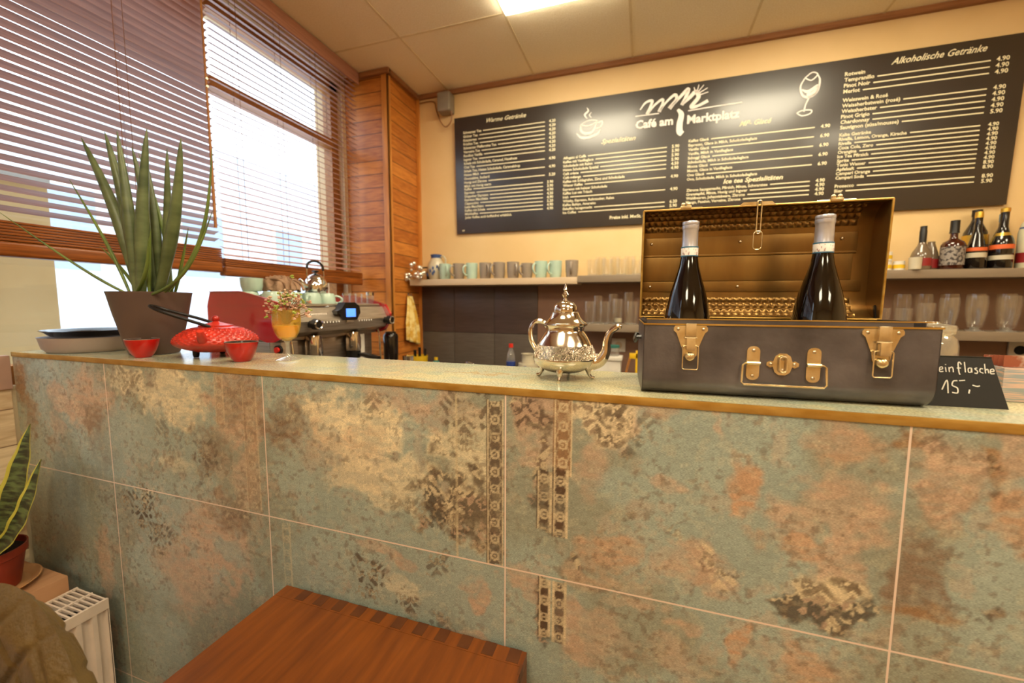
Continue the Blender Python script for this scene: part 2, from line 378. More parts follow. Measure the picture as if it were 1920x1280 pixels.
# ceiling light panels
def panel(x, y, label):
    t = thing('ceiling_light', label, 'ceiling light', (x, y, ZC), 0, 'square ceiling light panels')
    f = MB(); a = .297
    for q in ((-a, -a, a, -a+.012), (-a, a-.012, a, a), (-a, -a+.012, -a+.012, a-.012), (a-.012, -a+.012, a, a-.012)): f.box(q[0], q[1], -.007, q[2], q[3], -.0005)
    f.build('frame', M['white'], t)
    e = MB().box(-a+.012, -a+.012, -.026, a-.012, a-.012, -.001, bev=.006)
    m_, nt, bb = new_mat('warm_light_diffuser'); bb.inputs['Base Color'].default_value = (.9, .9, .9, 1)
    bb.inputs['Emission Color'].default_value = (*PANEL_C, 1); bb.inputs['Emission Strength'].default_value = PANEL_L
    e.build('diffuser', m_, t)
for i, (x, y) in enumerate(((-.4115, 1.732), (.7825, 1.732), (-.4115, -.068), (.7825, -.068), (1.98, .532), (-.4115, -1.868), (1.98, -1.868))):
    panel(x, y, ['bright square light panel in the ceiling above the teapot', 'square ceiling light panel nearer the menu board, beyond the first'][i] if i < 2 else 'square ceiling light panel behind the viewer')

# ------------------------------------------------------------------ house across the street
hb = thing('building', 'pale house facade seen through the window blinds', 'building', (-9, 3.5, 0))
MB().box(-.3, -9, -3, 0, 9, 4.6).build('wall', M['facade'], hb, smooth=False)
for yy in (-6.5, -4.3, -2.1, .1, 2.3, 4.5, 6.7):
    for zz in (-.9, 1.7):
        f = MB().box(0, yy, zz, .04, yy+1.0, zz+1.5).build('window', M['white'], hb, smooth=False)
        MB().box(.04, yy+.08, zz+.08, .05, yy+.92, zz+1.42).build('pane', M['facade_win'], f, smooth=False)

aw = thing('garden_wall', 'cream rendered yard wall seen below the blind beside the plant', 'wall', (-3.0, 1.32, 0))
MB().box(-.25, -4.5, -1.0, 0, 0, 1.86).build('wall_body', mat('cream_render', 'bca880', .9, col2='b09a70', scale=2), aw, smooth=False)
MB().box(-.28, -4.5, 1.86, .02, .005, 1.90).build('coping', mat('wall_coping', 'aab0b2', .8), aw, smooth=False)

# ------------------------------------------------------------------ venetian blinds
def blind(name_label, y0, y1, ztop, zbot, tilt, wand=None, loc_x=-1.775, stack=.108):
    t = thing('venetian_blind', name_label, 'blind', (loc_x, (y0+y1)/2, ztop), 0, None)
    L = (y1-y0)/2; H = ztop-zbot; wd = .0175; pitch = .0292
    s = MB(); z = -.055; k = 0; zr = -(H-stack); rnd = random.Random(3)
    while z > zr+.004:
        th = math.radians(tilt) + rnd.uniform(-.02, .02); ca, sa = math.cos(th), math.sin(th)
        # room side edge (+x) lower for positive tilt; slightly cupped section
        sec = [(-wd, .0), (-.4*wd, .0012), (.4*wd, .0012), (wd, 0), (.4*wd, .0032), (-.4*wd, .0032)]
        pr = [(a*ca + c_*sa, -a*sa + c_*ca) for a, c_ in sec]
        s.rings([[Vector((a, -L+.004, z+c_)) for a, c_ in pr], [Vector((a, L-.004, z+c_)) for a, c_ in pr]])
        z -= pitch
    s.build('slats', M['blind'], t)
    MB().box(-.022, -L, -.045, .022, L, 0, bev=.003).build('head_rail', M['blind'], t)
    MB().box(.024, -L-.002, -.075, .032, L+.002, 0, bev=.002).build('valance', M['blind'], t)
    MB().box(-.022, -L, -H, .022, L, -H+.045, bev=.010, seg=3).build('bottom_rail', M['blind_rail'], t)
    g = MB()
    for k in range(int((stack-.045)/.0085)): g.box(-.019, -L+.002, -H+.0455+k*.0085, .0205-.0015*(k % 2), L-.002, -H+.0525+k*.0085, bev=.001)
    g.build('stacked_slats', M['blind_rail'], t)
    c = MB(); n = 4
    for i in range(n):
        yy = -L + (i+.5)*2*L/n if n > 1 else 0
        for xx in (-.018, .0185): c.tube([(xx, yy, -.03), (xx, yy, -H+.05)], .0011, n=5)
    c.build('ladder_cord', M['cord'], t)
    if wand:
        g = MB().tube([(.03, wand, -.05), (.034, wand, -.62), (.036, wand, -1.12)], [.004, .0045, .006], n=8); g.build('tilt_wand', M['frame_wood'], t)
        g = MB()
        for zz in (-.52, -.55): g.tube([(.030, wand, zz), (.04, wand, zz)], .005, n=8)
        g.build('wand_clip', M['rivet'], t)
    return t
blind('brown wooden blind with nearly closed slats behind the tall potted plant', -1.1, 1.308, ZC-.004, 1.385, -19, wand=1.17)
blind('brown wooden blind with open slats above the coffee machine', 1.318, 2.235, ZC-.004, 1.372, 21, stack=.085)
pc = thing('blind_pull_cord', 'thin blind pull cord with a small brown tassel behind the red kettle', 'cord', (-1.735, .965, 1.385))
MB().tube([(0, 0, 1.25), (0, 0, -.19)], .0012, n=5).build('cord', M['cord'], pc)
MB().lathe([(.002, .03), (.006, .02), (.009, -.01), (.009, -.03), (.003, -.034)], 12, (0, 0, -.20)).build('tassel', M['stem'], pc)

# ------------------------------------------------------------------ counter
rng = np.random.RandomState(7)
_N = rng.rand(8, 256, 256).astype(np.float32)
def vnoise(u, v, k):
    A = _N[k % 8]; iu = np.floor(u).astype(int); iv = np.floor(v).astype(int); fu = u-iu; fv = v-iv
    fu = fu*fu*(3-2*fu); fv = fv*fv*(3-2*fv)
    g = lambda a, b_: A[a % 256, b_ % 256]
    return (g(iu, iv)*(1-fu)+g(iu+1, iv)*fu)*(1-fv) + (g(iu, iv+1)*(1-fu)+g(iu+1, iv+1)*fu)*fv
def fbm(u, v, f, o=4, k=0):
    s = 0; a = .5; t = 0
    for i in range(o): s = s + a*vnoise(u*f+17*i+k*3.7, v*f+31*i+k*5.1, k+i); t += a; a *= .55; f *= 2.03
    return s/t
BLOBS=[(1,-1.624,1.046,0.150,0.056,0.80),(2,-1.497,0.977,0.114,0.087,1.00),(4,-1.462,0.887,0.067,0.096,0.80),
(2,-1.612,0.991,0.064,0.057,0.80),(6,-1.822,1.001,0.034,0.103,0.90),(6,-1.786,0.887,0.051,0.069,0.70),
(2,-1.651,0.883,0.037,0.042,0.60),(6,-1.685,0.839,0.038,0.027,0.70),(1,-1.533,0.816,0.074,0.066,0.80),
(5,-1.316,1.042,0.096,0.052,0.80),(5,-1.131,1.026,0.133,0.070,0.90),(2,-0.921,1.009,0.076,0.120,1.00),
(4,-0.900,1.050,0.059,0.078,0.50),(1,-1.326,0.871,0.130,0.093,0.80),(4,-1.021,0.878,0.046,0.077,0.60),
(2,-0.918,0.824,0.069,0.083,0.70),(5,-1.151,0.833,0.070,0.037,0.50),(1,-1.159,0.760,0.119,0.045,0.60),
(4,-0.767,0.972,0.069,0.070,1.00),(1,-0.795,1.020,0.039,0.038,0.50),(5,-0.575,0.991,0.168,0.083,1.00),
(3,-0.620,0.927,0.149,0.073,0.50),(5,-0.512,0.882,0.139,0.071,0.80),(1,-0.759,0.840,0.092,0.072,0.90),
(1,-0.542,0.770,0.093,0.049,0.50),(5,-0.315,0.910,0.067,0.132,0.70),(2,-0.383,1.054,0.080,0.043,0.60),
(2,-0.474,1.074,0.086,0.033,0.70),(1,-1.687,0.662,0.134,0.106,0.70),(1,-1.517,0.590,0.099,0.103,0.80),
(2,-1.493,0.495,0.040,0.104,0.80),(2,-1.678,0.386,0.056,0.055,0.40),(2,-1.476,0.263,0.025,0.090,0.90),
(2,-1.032,0.651,0.147,0.119,1.00),(2,-1.125,0.498,0.139,0.078,0.80),(4,-0.952,0.722,0.089,0.057,0.70),
(1,-1.143,0.718,0.070,0.030,0.80),(1,-0.978,0.633,0.055,0.029,0.80),(1,-1.274,0.479,0.099,0.049,0.90),
(1,-1.318,0.290,0.135,0.104,0.90),(2,-1.181,0.546,0.123,0.063,0.60),(1,-0.660,0.684,0.170,0.078,0.60),
(2,-0.516,0.720,0.079,0.017,0.80),(2,-0.316,0.693,0.023,0.014,0.90),(2,-0.287,0.660,0.016,0.023,0.90),
(2,-0.316,0.595,0.041,0.016,0.90),(5,-0.485,0.654,0.065,0.031,0.50),(1,-0.636,0.547,0.170,0.067,0.90),
(1,-0.351,0.725,0.070,0.035,0.90),(2,-0.196,0.979,0.050,0.026,0.80),(2,-0.181,1.051,0.068,0.060,0.90),
(2,-0.044,1.054,0.052,0.057,0.90),(3,0.021,1.070,0.025,0.036,0.70),(2,-0.088,0.973,0.037,0.029,0.50),
(2,0.136,1.076,0.009,0.021,1.00),(2,0.139,1.042,0.007,0.017,0.70),(3,0.172,0.950,0.023,0.039,1.00),
(3,0.159,0.979,0.012,0.019,0.70),(2,0.067,0.942,0.028,0.018,0.70),(2,0.005,0.899,0.038,0.019,0.40),
(3,-0.038,0.828,0.071,0.035,0.80),(2,0.076,0.818,0.048,0.033,0.80),(3,-0.069,0.766,0.064,0.026,0.60),
(2,0.239,0.918,0.041,0.034,0.80),(3,0.227,0.877,0.041,0.035,0.90),(2,0.305,0.934,0.056,0.049,0.90),
(2,0.284,0.862,0.052,0.051,0.80),(3,0.298,1.047,0.038,0.032,0.80),(2,0.125,0.810,0.031,0.037,0.70),
(2,0.271,1.060,0.039,0.024,0.50),(2,-0.087,0.963,0.023,0.059,0.50),(2,-0.217,1.027,0.026,0.041,0.80),
(6,0.382,1.065,0.029,0.023,0.90),(2,0.410,1.015,0.039,0.069,1.00),(6,0.441,1.015,0.010,0.037,0.90),
(1,0.448,1.087,0.032,0.022,0.90),(3,0.468,0.978,0.031,0.045,0.90),(4,0.393,0.854,0.026,0.073,0.90),
(6,0.403,0.799,0.035,0.028,0.90),(4,0.459,0.830,0.016,0.019,0.80),(1,0.465,0.894,0.032,0.038,1.00),
(1,0.468,0.792,0.048,0.039,1.00),(2,0.473,1.046,0.021,0.029,0.80),(2,-0.199,0.715,0.042,0.033,0.80),
(2,-0.110,0.651,0.025,0.054,0.80),(2,-0.071,0.641,0.056,0.042,0.60),(2,0.077,0.702,0.033,0.018,0.80),
(3,0.171,0.699,0.024,0.047,1.00),(2,0.010,0.734,0.043,0.020,0.60),(3,0.253,0.686,0.062,0.036,0.80),
(2,0.057,0.647,0.050,0.030,0.50),(4,-0.019,0.635,0.027,0.010,0.60),(11,-1.317,1.028,0.097,0.067,0.70),
(11,-1.165,0.889,0.080,0.088,0.60),(11,-1.041,0.862,0.041,0.085,0.80),(11,-0.928,1.022,0.085,0.093,0.40),
(12,-0.913,0.770,0.069,0.056,0.50),(11,-1.306,0.676,0.099,0.072,1.00),(11,-1.237,0.611,0.075,0.079,0.90),
(12,-1.289,0.725,0.087,0.028,0.80),(11,-0.970,0.733,0.107,0.043,0.50),(12,-1.593,0.921,0.125,0.099,0.35),
(11,-0.325,1.027,0.072,0.086,0.90),(11,-0.533,1.053,0.065,0.032,0.70),(13,-0.350,0.850,0.091,0.079,1.00),
(11,-0.474,0.829,0.063,0.047,0.60),(11,-0.362,0.809,0.114,0.051,0.80),(11,-0.783,0.971,0.047,0.038,0.50),
(11,-0.560,0.649,0.055,0.038,1.00),(11,-0.453,0.619,0.051,0.037,0.90),(11,-0.388,0.717,0.048,0.021,0.80),
(11,-0.365,0.594,0.036,0.030,0.70),(13,-0.201,1.049,0.045,0.045,1.00),(14,-0.071,1.052,0.062,0.053,1.00),
(11,-0.016,1.020,0.051,0.047,0.70),(13,-0.180,0.940,0.018,0.062,0.80),(13,-0.098,0.801,0.017,0.014,0.90),
(11,-0.021,0.890,0.019,0.012,0.70),(12,0.133,0.811,0.035,0.028,0.90),(12,0.066,0.863,0.016,0.015,0.60),
(13,0.289,0.786,0.068,0.048,1.00),(14,0.313,0.826,0.032,0.025,1.00),(14,0.273,0.817,0.040,0.024,0.80),
(11,-0.036,0.748,0.097,0.012,0.50),(11,0.399,1.074,0.025,0.023,0.60),(11,0.438,1.011,0.011,0.037,0.80),
(11,0.457,0.829,0.019,0.023,0.80),(11,0.137,1.080,0.009,0.019,0.80),(13,-0.172,0.667,0.021,0.066,0.90),
(11,0.418,0.978,0.044,0.046,0.30)]
def sstep(a, b_, x): t = np.clip((x-a)/(b_-a), 0, 1); return t*t*(3-2*t)
TJX = [-1.413, -.838, -.240, .3625, .9625, 1.5625]; TJZ = [.7455, .150]
def tile_colour(X, Z, flat=False):
    """albedo of the worn carpet-print tiles"""
    C_ = lambda h: np.array(lin(h)[:3], dtype=np.float32)
    teal, peach, orange, brown, cream, rust = C_('96a094'), C_('b89c83'), C_('b59274'), C_('806a56'), C_('dccdaa'), C_('8f6c4a')
    warp = (fbm(X, Z, 9, 4, 1)-.5); warp2 = (fbm(X, Z, 11, 4, 4)-.5)
    n1 = fbm(X, Z, 14, 5, 2); n2 = fbm(X, Z, 38, 4, 3); n3 = fbm(X, Z*4, 60, 3, 5)
    col = teal[None]*(0.86+.28*n1[:, None])
    gs = sstep(.50, .64, fbm(X, Z, 5, 4, 6))*.55          # grey-brown washes in the teal
    col = col*(1-gs[:, None]) + C_('86806a')[None]*gs[:, None]
    sp_ = sstep(.56, .66, n2)*.35*sstep(.42, .6, n1); col = col*(1-sp_[:, None]) + peach[None]*sp_[:, None]
    pal = {1: teal*1.04, 2: peach, 3: orange, 4: brown, 5: cream, 6: rust}
    ink = C_('4a382a'); light = C_('d6c4a0')
    P2 = []
    for k, cx, cz, rx, rz, s in BLOBS:
        dx = (X-cx+warp*.09)/rx; dz = (Z-cz+warp2*.09)/rz
        d = np.sqrt(dx*dx+dz*dz)
        if k in pal:
            msk = s*(1-sstep(.62, 1.18, d+(n2-.5)*1.3+(n1-.5)*1.0))*(.62+.38*sstep(.38, .58, fbm(X, Z*2.6, 42, 3, 3)))
            tone = pal[k][None]*(0.84+.34*n1[:, None])*(0.92+.16*n3[:, None])
            col = col*(1-msk[:, None]) + tone*msk[:, None]
        else: P2.append((k, cx, cz, rx, rz, s, d))
    def motif(X, Z, cx, cz):
        a = np.abs(X-cx); q = Z-cz
        r = np.hypot(((a+.014) % .056)-.028, ((q+.01) % .06)-.03); th = np.arctan2(((q+.01) % .06)-.03, ((a+.014) % .056)-.028)
        fl = np.cos(th*6)*.0036
        ring = (np.abs(r-.0155-fl) < .0026) | (r < .006)
        hook = (np.sin(a*150+2.4*np.sin(q*85))*np.sin(q*135+2.2*np.sin(a*95)) > .25)
        return ring, hook
    for k, cx, cz, rx, rz, s, d in P2:
        msk = s*(1-sstep(.65, 1.1, d+(n2-.5)*1.6)); kind = k
        ring, hook = motif(X, Z, cx, cz); body = (ring | hook)
        wear = sstep(.30, .48, fbm(X, Z, 55, 3, 7))
        if kind == 11:
            a_ = msk*wear*body*.8; col = col*(1-a_[:, None]) + ink[None]*a_[:, None]
            a_ = msk*ring*wear*.35; col = col*(1-a_[:, None]) + light[None]*a_[:, None]
        elif kind == 12:
            a_ = msk*wear*hook*.65; col = col*(1-a_[:, None]) + light[None]*a_[:, None]
            a_ = msk*wear*ring*.7; col = col*(1-a_[:, None]) + ink[None]*a_[:, None]
        elif kind == 13:
            a_ = msk*.82; col = col*(1-a_[:, None]) + (ink*.85)[None]*a_[:, None]
            a_ = msk*body*wear*.75; lc = np.where((n1 > .5)[:, None], light[None], peach[None]); col = col*(1-a_[:, None]) + lc*a_[:, None]
        elif kind == 14:
            a_ = msk*.85; col = col*(1-a_[:, None]) + light[None]*a_[:, None]
            a_ = msk*body*wear*.8; lc = np.where((n1 > .5)[:, None], ink[None], brown[None]); col = col*(1-a_[:, None]) + lc*a_[:, None]
    def strip(x0, x1, z0, z1, dark, s):
        inside = ((X > x0) & (X < x1) & (Z > z0+warp*.05) & (Z < z1+warp*.05)).astype(np.float32)*s*(.75+.25*sstep(.4, .5, n2))
        c0 = (x0+x1)/2; w_ = (x1-x0)/2; per = .034
        q = (Z % per)-per/2; r = np.hypot(X-c0, q)
        ros = ((np.abs(r-.0075) < .0022) | (r < .0025)).astype(np.float32)
        zig = (np.abs(np.abs(X-c0)-.35*w_-np.abs(q)*.4) < .0018).astype(np.float32)*.6
        edge = ((np.abs(X-x0-.002) < .0018) | (np.abs(X-x1+.002) < .0018)).astype(np.float32)
        nonlocal col
        col = col*(1-inside[:, None]) + (C_(dark))[None]*inside[:, None]
        l_ = np.maximum(np.maximum(ros, zig)*.7, edge*.9)*inside
        col = col*(1-l_[:, None]) + light[None]*l_[:, None]
    if not flat:
        strip(-.278, -.244, .746, 1.088, '5a4a3a', .9); strip(-.345, -.338, .746, 1.088, '9a8a6a', .5)
        strip(-.148, -.113, .95, 1.088, '8a6848', .95); strip(-.178, -.150, .835, .955, '4a3626', .9); strip(-.148, -.120, .828, .965, '4e3828', .95)
        strip(-.173, -.150, .628, .742, '4a3626', .9); strip(-.146, -.120, .620, .742, '4e3828', .95)
        strip(-.995, -.965, .95, 1.088, '9a7a5c', .45); strip(-.905, -.86, .75, 1.06, '96765a', .4); strip(-.80, -.775, .52, .74, '7f8577', .5)
    sk = sstep(.60, .68, fbm(X, Z, 95, 3, 2))*.45*sstep(.38, .55, n1); col = col*(1-sk[:, None]) + C_('6a5440')[None]*sk[:, None]
    sk = sstep(.60, .70, fbm(X, Z, 70, 3, 6))*.16; col = col*(1-sk[:, None]) + C_('d0c2a0')[None]*sk[:, None]
    g = (.82+.36*fbm(X, Z*3, 130, 2, 1))
    return np.clip(col*g[:, None], 0, 1)
def colour_grid(x0, x1, z0, z1, st, fn):
    nx = int(round((x1-x0)/st))+1; nz = int(round((z1-z0)/st))+1
    xs = np.linspace(x0, x1, nx); zs = np.linspace(z0, z1, nz)
    Xg, Zg = np.meshgrid(xs, zs, indexing='ij'); X = Xg.ravel(); Z = Zg.ravel()
    i = np.arange(nx-1)[:, None]*nz + np.arange(nz-1)[None]; i = i.ravel()
    F = np.stack([i, i+nz, i+nz+1, i+1], 1)
    return X, Z, F, fn(X, Z)
def print_mesh(name, pieces, to3d, m, parent):
    Vs, Fs, Cs = [], [], []; o = 0
    for X, Z, F, Cc in pieces:
        Vs.append(to3d(X, Z)); Fs.append(F+o); Cs.append(Cc); o += len(X)
    V = np.concatenate(Vs).astype(np.float32); F = np.concatenate(Fs); Cc = np.concatenate(Cs)
    me = bpy.data.meshes.new(name); me.vertices.add(len(V)); me.vertices.foreach_set('co', V.ravel())
    me.loops.add(F.size); me.loops.foreach_set('vertex_index', F.ravel().astype(np.int32))
    me.polygons.add(len(F)); me.polygons.foreach_set('loop_start', np.arange(0, F.size, 4, dtype=np.int32)); me.polygons.foreach_set('loop_total', np.full(len(F), 4, dtype=np.int32))
    me.update(); me.validate()
    at_ = me.color_attributes.new('print', 'FLOAT_COLOR', 'POINT')
    at_.data.foreach_set('color', np.concatenate([Cc, np.ones((len(Cc), 1))], 1).astype(np.float32).ravel())
    me.materials.append(m); ob = bpy.data.objects.new(name, me); COL.objects.link(ob); ob.parent = parent; return ob
def printed_mat(name, jx_, jz_, ax, rough, groutc, gw=.0035):
    """print colour from the mesh, woven fine grain, grout lines at the joints"""
    m_, nt, bb = new_mat(name)
    at_ = nd(nt, 'ShaderNodeAttribute', attribute_name='print')
    tc = nd(nt, 'ShaderNodeTexCoord'); sp = nd(nt, 'ShaderNodeSeparateXYZ'); nt.links.new(tc.outputs['Object'], sp.inputs[0])
    mp = nd(nt, 'ShaderNodeMapping'); mp.inputs['Scale'].default_value = (1, 1, 5); nt.links.new(tc.outputs['Object'], mp.inputs[0])
    nz = nd(nt, 'ShaderNodeTexNoise'); nz.inputs['Scale'].default_value = 260; nz.inputs['Detail'].default_value = 3; nt.links.new(mp.outputs[0], nz.inputs['Vector'])
    mr = nd(nt, 'ShaderNodeMapRange'); mr.inputs['From Min'].default_value = .3; mr.inputs['From Max'].default_value = .7; mr.inputs['To Min'].default_value = .62; mr.inputs['To Max'].default_value = 1.34
    nt.links.new(nz.outputs['Fac'], mr.inputs['Value'])
    mul = nd(nt, 'ShaderNodeVectorMath', operation='SCALE'); nt.links.new(at_.outputs['Color'], mul.inputs[0]); nt.links.new(mr.outputs[0], mul.inputs['Scale'])
    acc = None
    for vals, comp in ((jx_, 0), (jz_, ax)):
        for v in vals:
            a = nd(nt, 'ShaderNodeMath', operation='COMPARE'); a.inputs[1].default_value = v; a.inputs[2].default_value = gw/2
            nt.links.new(sp.outputs[comp], a.inputs[0])
            if acc is None: acc = a
            else:
                mx = nd(nt, 'ShaderNodeMath', operation='MAXIMUM'); nt.links.new(acc.outputs[0], mx.inputs[0]); nt.links.new(a.outputs[0], mx.inputs[1]); acc = mx
    mix = nd(nt, 'ShaderNodeMix', data_type='RGBA'); nt.links.new(acc.outputs[0], mix.inputs[0]); nt.links.new(mul.outputs[0], mix.inputs[6]); mix.inputs[7].default_value = lin(groutc)
    nt.links.new(mix.outputs[2], bb.inputs['Base Color']); bb.inputs['Roughness'].default_value = rough
    bp = nd(nt, 'ShaderNodeBump'); bp.inputs['Strength'].default_value = .12; bp.inputs['Distance'].default_value = .002
    nt.links.new(nz.outputs['Fac'], bp.inputs['Height']); nt.links.new(bp.outputs[0], bb.inputs['Normal'])
    return m_
CX0, CX1 = -1.856, 2.05
ctr = thing('bar_counter', 'bar counter clad in worn teal and brown carpet-pattern tiles', 'counter', (0, .70, 0))
MB().box(CX0+.003, .006, 0, CX1, .245, 1.086).build('core', mat('counter_core', '8b7a62', .7), ctr, smooth=False)
tm = printed_mat('carpet_print_tile', TJX, TJZ, 2, .40, 'dcc4b2', .003)
pcs = [colour_grid(CX0, .86, .12, 1.086, .0025, tile_colour), colour_grid(.86, CX1, .12, 1.086, .010, tile_colour), colour_grid(CX0, CX1, 0, .12, .02, tile_colour)]
print_mesh('tile_front', pcs, lambda X, Z: np.stack([X, np.zeros_like(X), Z], 1), tm, ctr)
def top_colour(X, Y):
    C_ = lambda h: np.array(lin(h)[:3], dtype=np.float32)
    n1 = fbm(X, Y, 7, 4, 2); n2 = fbm(X, Y, 40, 4, 5); n3 = fbm(X, Y*3, 16, 4, 3)
    col = C_('b5b49c')[None]*(.9+.2*n1[:, None])
    a_ = sstep(.48, .62, n1)*.7; col = col*(1-a_[:, None]) + C_('c9bf94')[None]*a_[:, None]
    a_ = sstep(.55, .66, n3)*.55; col = col*(1-a_[:, None]) + C_('a3b19c')[None]*a_[:, None]
    d = np.hypot((X+.33)/.12, (Y-.83)/.035); a_ = (1-sstep(.6, 1.2, d+(n2-.5)*2))*.55*sstep(.42, .55, n2); col = col*(1-a_[:, None]) + C_('b4935a')[None]*a_[:, None]
    return np.clip(col, 0, 1)
tpm = printed_mat('pale_print_tile', [-1.13, -.53, .07, .67, 1.27, 1.87], [], 1, .11, 'cbb894', .003)
X, Y, F, Cc = colour_grid(CX0, 1.0, .0, .25, .004, lambda a, b_: top_colour(a, b_+.7)); X2, Y2, F2, C2 = colour_grid(1.0, CX1, 0, .25, .02, lambda a, b_: top_colour(a, b_+.7))
MB().box(CX0+.002, .0025, 1.0865, CX1, .25, 1.0992).build('top_slab', mat('top_slab_body', 'a9a088', .6), ctr, smooth=False)
print_mesh('tile_top', [(X, Y, F, Cc), (X2, Y2, F2, C2)], lambda X, Y: np.stack([X, Y, np.full_like(X, 1.1)], 1), tpm, ctr)
b = MB(); b.box(CX0, -.0015, 1.0865, CX1, .0025, 1.1004, bev=.0005); b.box(CX0-.0015, -.0015, 1.0865, CX0+.0025, .25, 1.1004)
b.build('edge_strip', M['edge_brass'], ctr)

# work surfaces behind the counter
for nm, lb, a in (('work_counter', 'grey work counter below the back shelves', (-1.53, 2.05, 0, 2.9, YB-.013, .8)), ('work_counter', 'grey work counter under the window carrying the coffee machine', (XL+.001, 1.06, 0, -1.20, 2.045, .8))):
    t = thing(nm, lb, 'counter', (a[0], a[1], 0)); dx, dy = a[3]-a[0], a[4]-a[1]
    MB().box(.01, .01, 0, dx-.002, dy-.001, .765).build('cabinet', M['cabinet'], t, smooth=False)
    MB().box(0, 0, .765, dx, dy, .80, bev=.002).build('worktop', M['worktop'], t)

# ------------------------------------------------------------------ shelves
t = tag(MB().box(-.6125, -.09, -.04, .535, .09, 0, bev=.0015).build('wall_shelf', M['shelf_pale'], loc=(-.94+.02, YB-.0905, 1.417)), 'pale beige wall shelf holding the row of mugs', 'shelf')
tag(MB().box(0, -.09, -.04, 2.6, .09, 0, bev=.0015).build('wall_shelf', M['shelf_grey'], loc=(-.384, YB-.0905, 1.425)), 'upper taupe wall shelf with tumblers and spirit bottles', 'shelf')
tag(MB().box(0, -.1, -.042, 2.62, .1, 0, bev=.0015).build('wall_shelf', M['shelf_grey'], loc=(-.37, YB-.1045, 1.137)), 'lower taupe wall shelf lined with clear glasses', 'shelf')
# ------------------------------------------------------------------ menu board
mbd = thing('menu_board', 'long black menu board with cream lettering on the back wall', 'menu board', (0, 2.602+.0667, 0))
mbd.rotation_euler = (math.radians(2.2), 0, 0)
MB().box(-1.252, 0, 1.737, 1.622, .0165, 2.492, bev=.0015).build('panel', M['black_board'], mbd)
def rows(mb, x0, xp, z0, pitch, items, size=.023, psize=.0235):
    z = z0
    for it in items:
        if it is None: z -= pitch; continue
        nm, pr = it[0], it[1]
        xe = text_mb(mb, nm, x0, z, size*.96, bold=.0006) if nm else x0-.012
        if pr:
            text_mb(mb, pr, xp+.045, z, psize, bold=.0007, align='RIGHT')
            zz = z+.006; mb.quad((xe+.012, 0, zz-.0028), (xp-.022, 0, zz-.0028), (xp-.022, 0, zz+.0028), (xe+.012, 0, zz+.0028))
        z -= pitch
def header(mb, s, x, z, w_, size=.036): text_mb(mb, s, x, z, size, width=w_, shear=.45, bold=.0006)
a = MB(); header(a, 'Warme Getränke', -1.02, 2.437, .27)
rows(a, -1.188, -.606, 2.385, .0245, [('Schwarzer Tee', '4.20'), ('Grüner Tee', '4.20'), ('Kräutertee', '4.20'), ('Früchte Tee', '4.20'), ('Schwarzer Pfefferminz Tee', '4.20'), ('Verveine Tee', '4.20'), ('Rooibos Vanille', '4.20'), ('Ingwer Tee', '4.20'), ('Schale mit Schokolade, Caramel, Haselnuss', ''), ('Chai Tee', '4.90'), ('Schale Tee, Heisse Schokolade, Caramelsirup', ''), ('Heisse Milch', '4.90'), ('Ovomaltine, Suchard', ''), ('Honig und Zitrone', '5.20'), ('Milch mit Honig warm', '')], .0225)
rows(a, -1.188, -.618, 2.022, .0232, [('Kaffee', '3.90'), ('Espresso', '3.90'), ('Doppelter Espresso', '4.90'), ('Espresso Macchiato', '4.50'), ('Cappuccino', '4.90'), ('Latte Macchiato', '5.20'), ('Kaffee mit Schale', '4.90'), ('Milchkaffee', '4.90'), ('Jeder Kaffee auch koffeinfrei erhältlich', '')], .0225)
text_mb(a, 'MP', -1.21, 1.752, .014, bold=.0006)
a.build('menu_column', M['print'], mbd, (0, -.0013, 0), False)['label'] = 'cream column of hot drinks and prices'
a = MB(); header(a, 'Spezialitäten', -.279, 2.222, .20)
rows(a, -.51, .117, 2.155, .0235, [('Affogato al Caffè', '5.90'), ('Kaffee mit Vanilleglace', '5.90'), ('Schokolade mit Rahm', '5.90'), ('Heisse Schokolade Spezial', '5.90'), ('Café crème', '4.50'), ('Café mélange', '4.90'), ('Kaffee mit Schlagrahm, Zimt und Schokolade', ''), ('Wiener Kaffee', '4.90'), ('Espresso mit heisser Schokolade', ''), ('Kaffee Luz mit Träsch', ''), ('Irish', '4.90'), ('Whisky, Espresso, Rohrzucker, Rahm', ''), ('Kaffee Baileys, Amaretto', ''), ('Eiskaffee hausgemacht', '6.20'), ('Ice Coffee', '5.90')], .0215)
text_mb(a, 'Preise inkl. MwSt. – Café am Marktplatz', -.219, 1.777, .026, bold=.0008)
a.build('menu_column', M['print'], mbd, (0, -.0013, 0), False)['label'] = 'cream column of coffee specialities'
a = MB(); header(a, 'MP- Glacé', .463, 2.23, .155)
rows(a, .21, .839, 2.175, .0232, [('Kaffee Glacé', '4.90'), ('Espresso, Glace in Milch, Schokoladeglace', ''), ('Vanille Glacé', '6.90'), ('Vanille, Milch in Vanilleglace', ''), ('Schoggi Glacé', '6.90'), ('Schokolade, Milch in Schokoladeglace', ''), ('Mocca Glacé', '6.90'), ('Mocca, Glace in Vanilleglace', ''), ('Ovo Glacé', '6.90'), ('Ovo, Schokolade, Milch in Schokoladeglace', '')], .0212)
text_mb(a, 'Ice tea Spezialitäten', .40, 1.934, .033, width=.29, shear=.25, bold=.0009)
rows(a, .21, .837, 1.905, .0225, [('Zitrone hausgemacht, Pfirsich, Minze, Schwarztee', '4.90'), ('Granatapfel, Minze, Honig und Ingwer', '4.90'), ('Waldbeeren, Johannisbeere, Zitrone', '4.90'), ('Mango, Passion, Verveine, Zitrone', '4.90')], .0212)
a.build('menu_column', M['print'], mbd, (0, -.0013, 0), False)['label'] = 'cream column of iced coffees and iced teas'
a = MB(); header(a, 'Alkoholische Getränke', 1.115, 2.435, .36, .042)
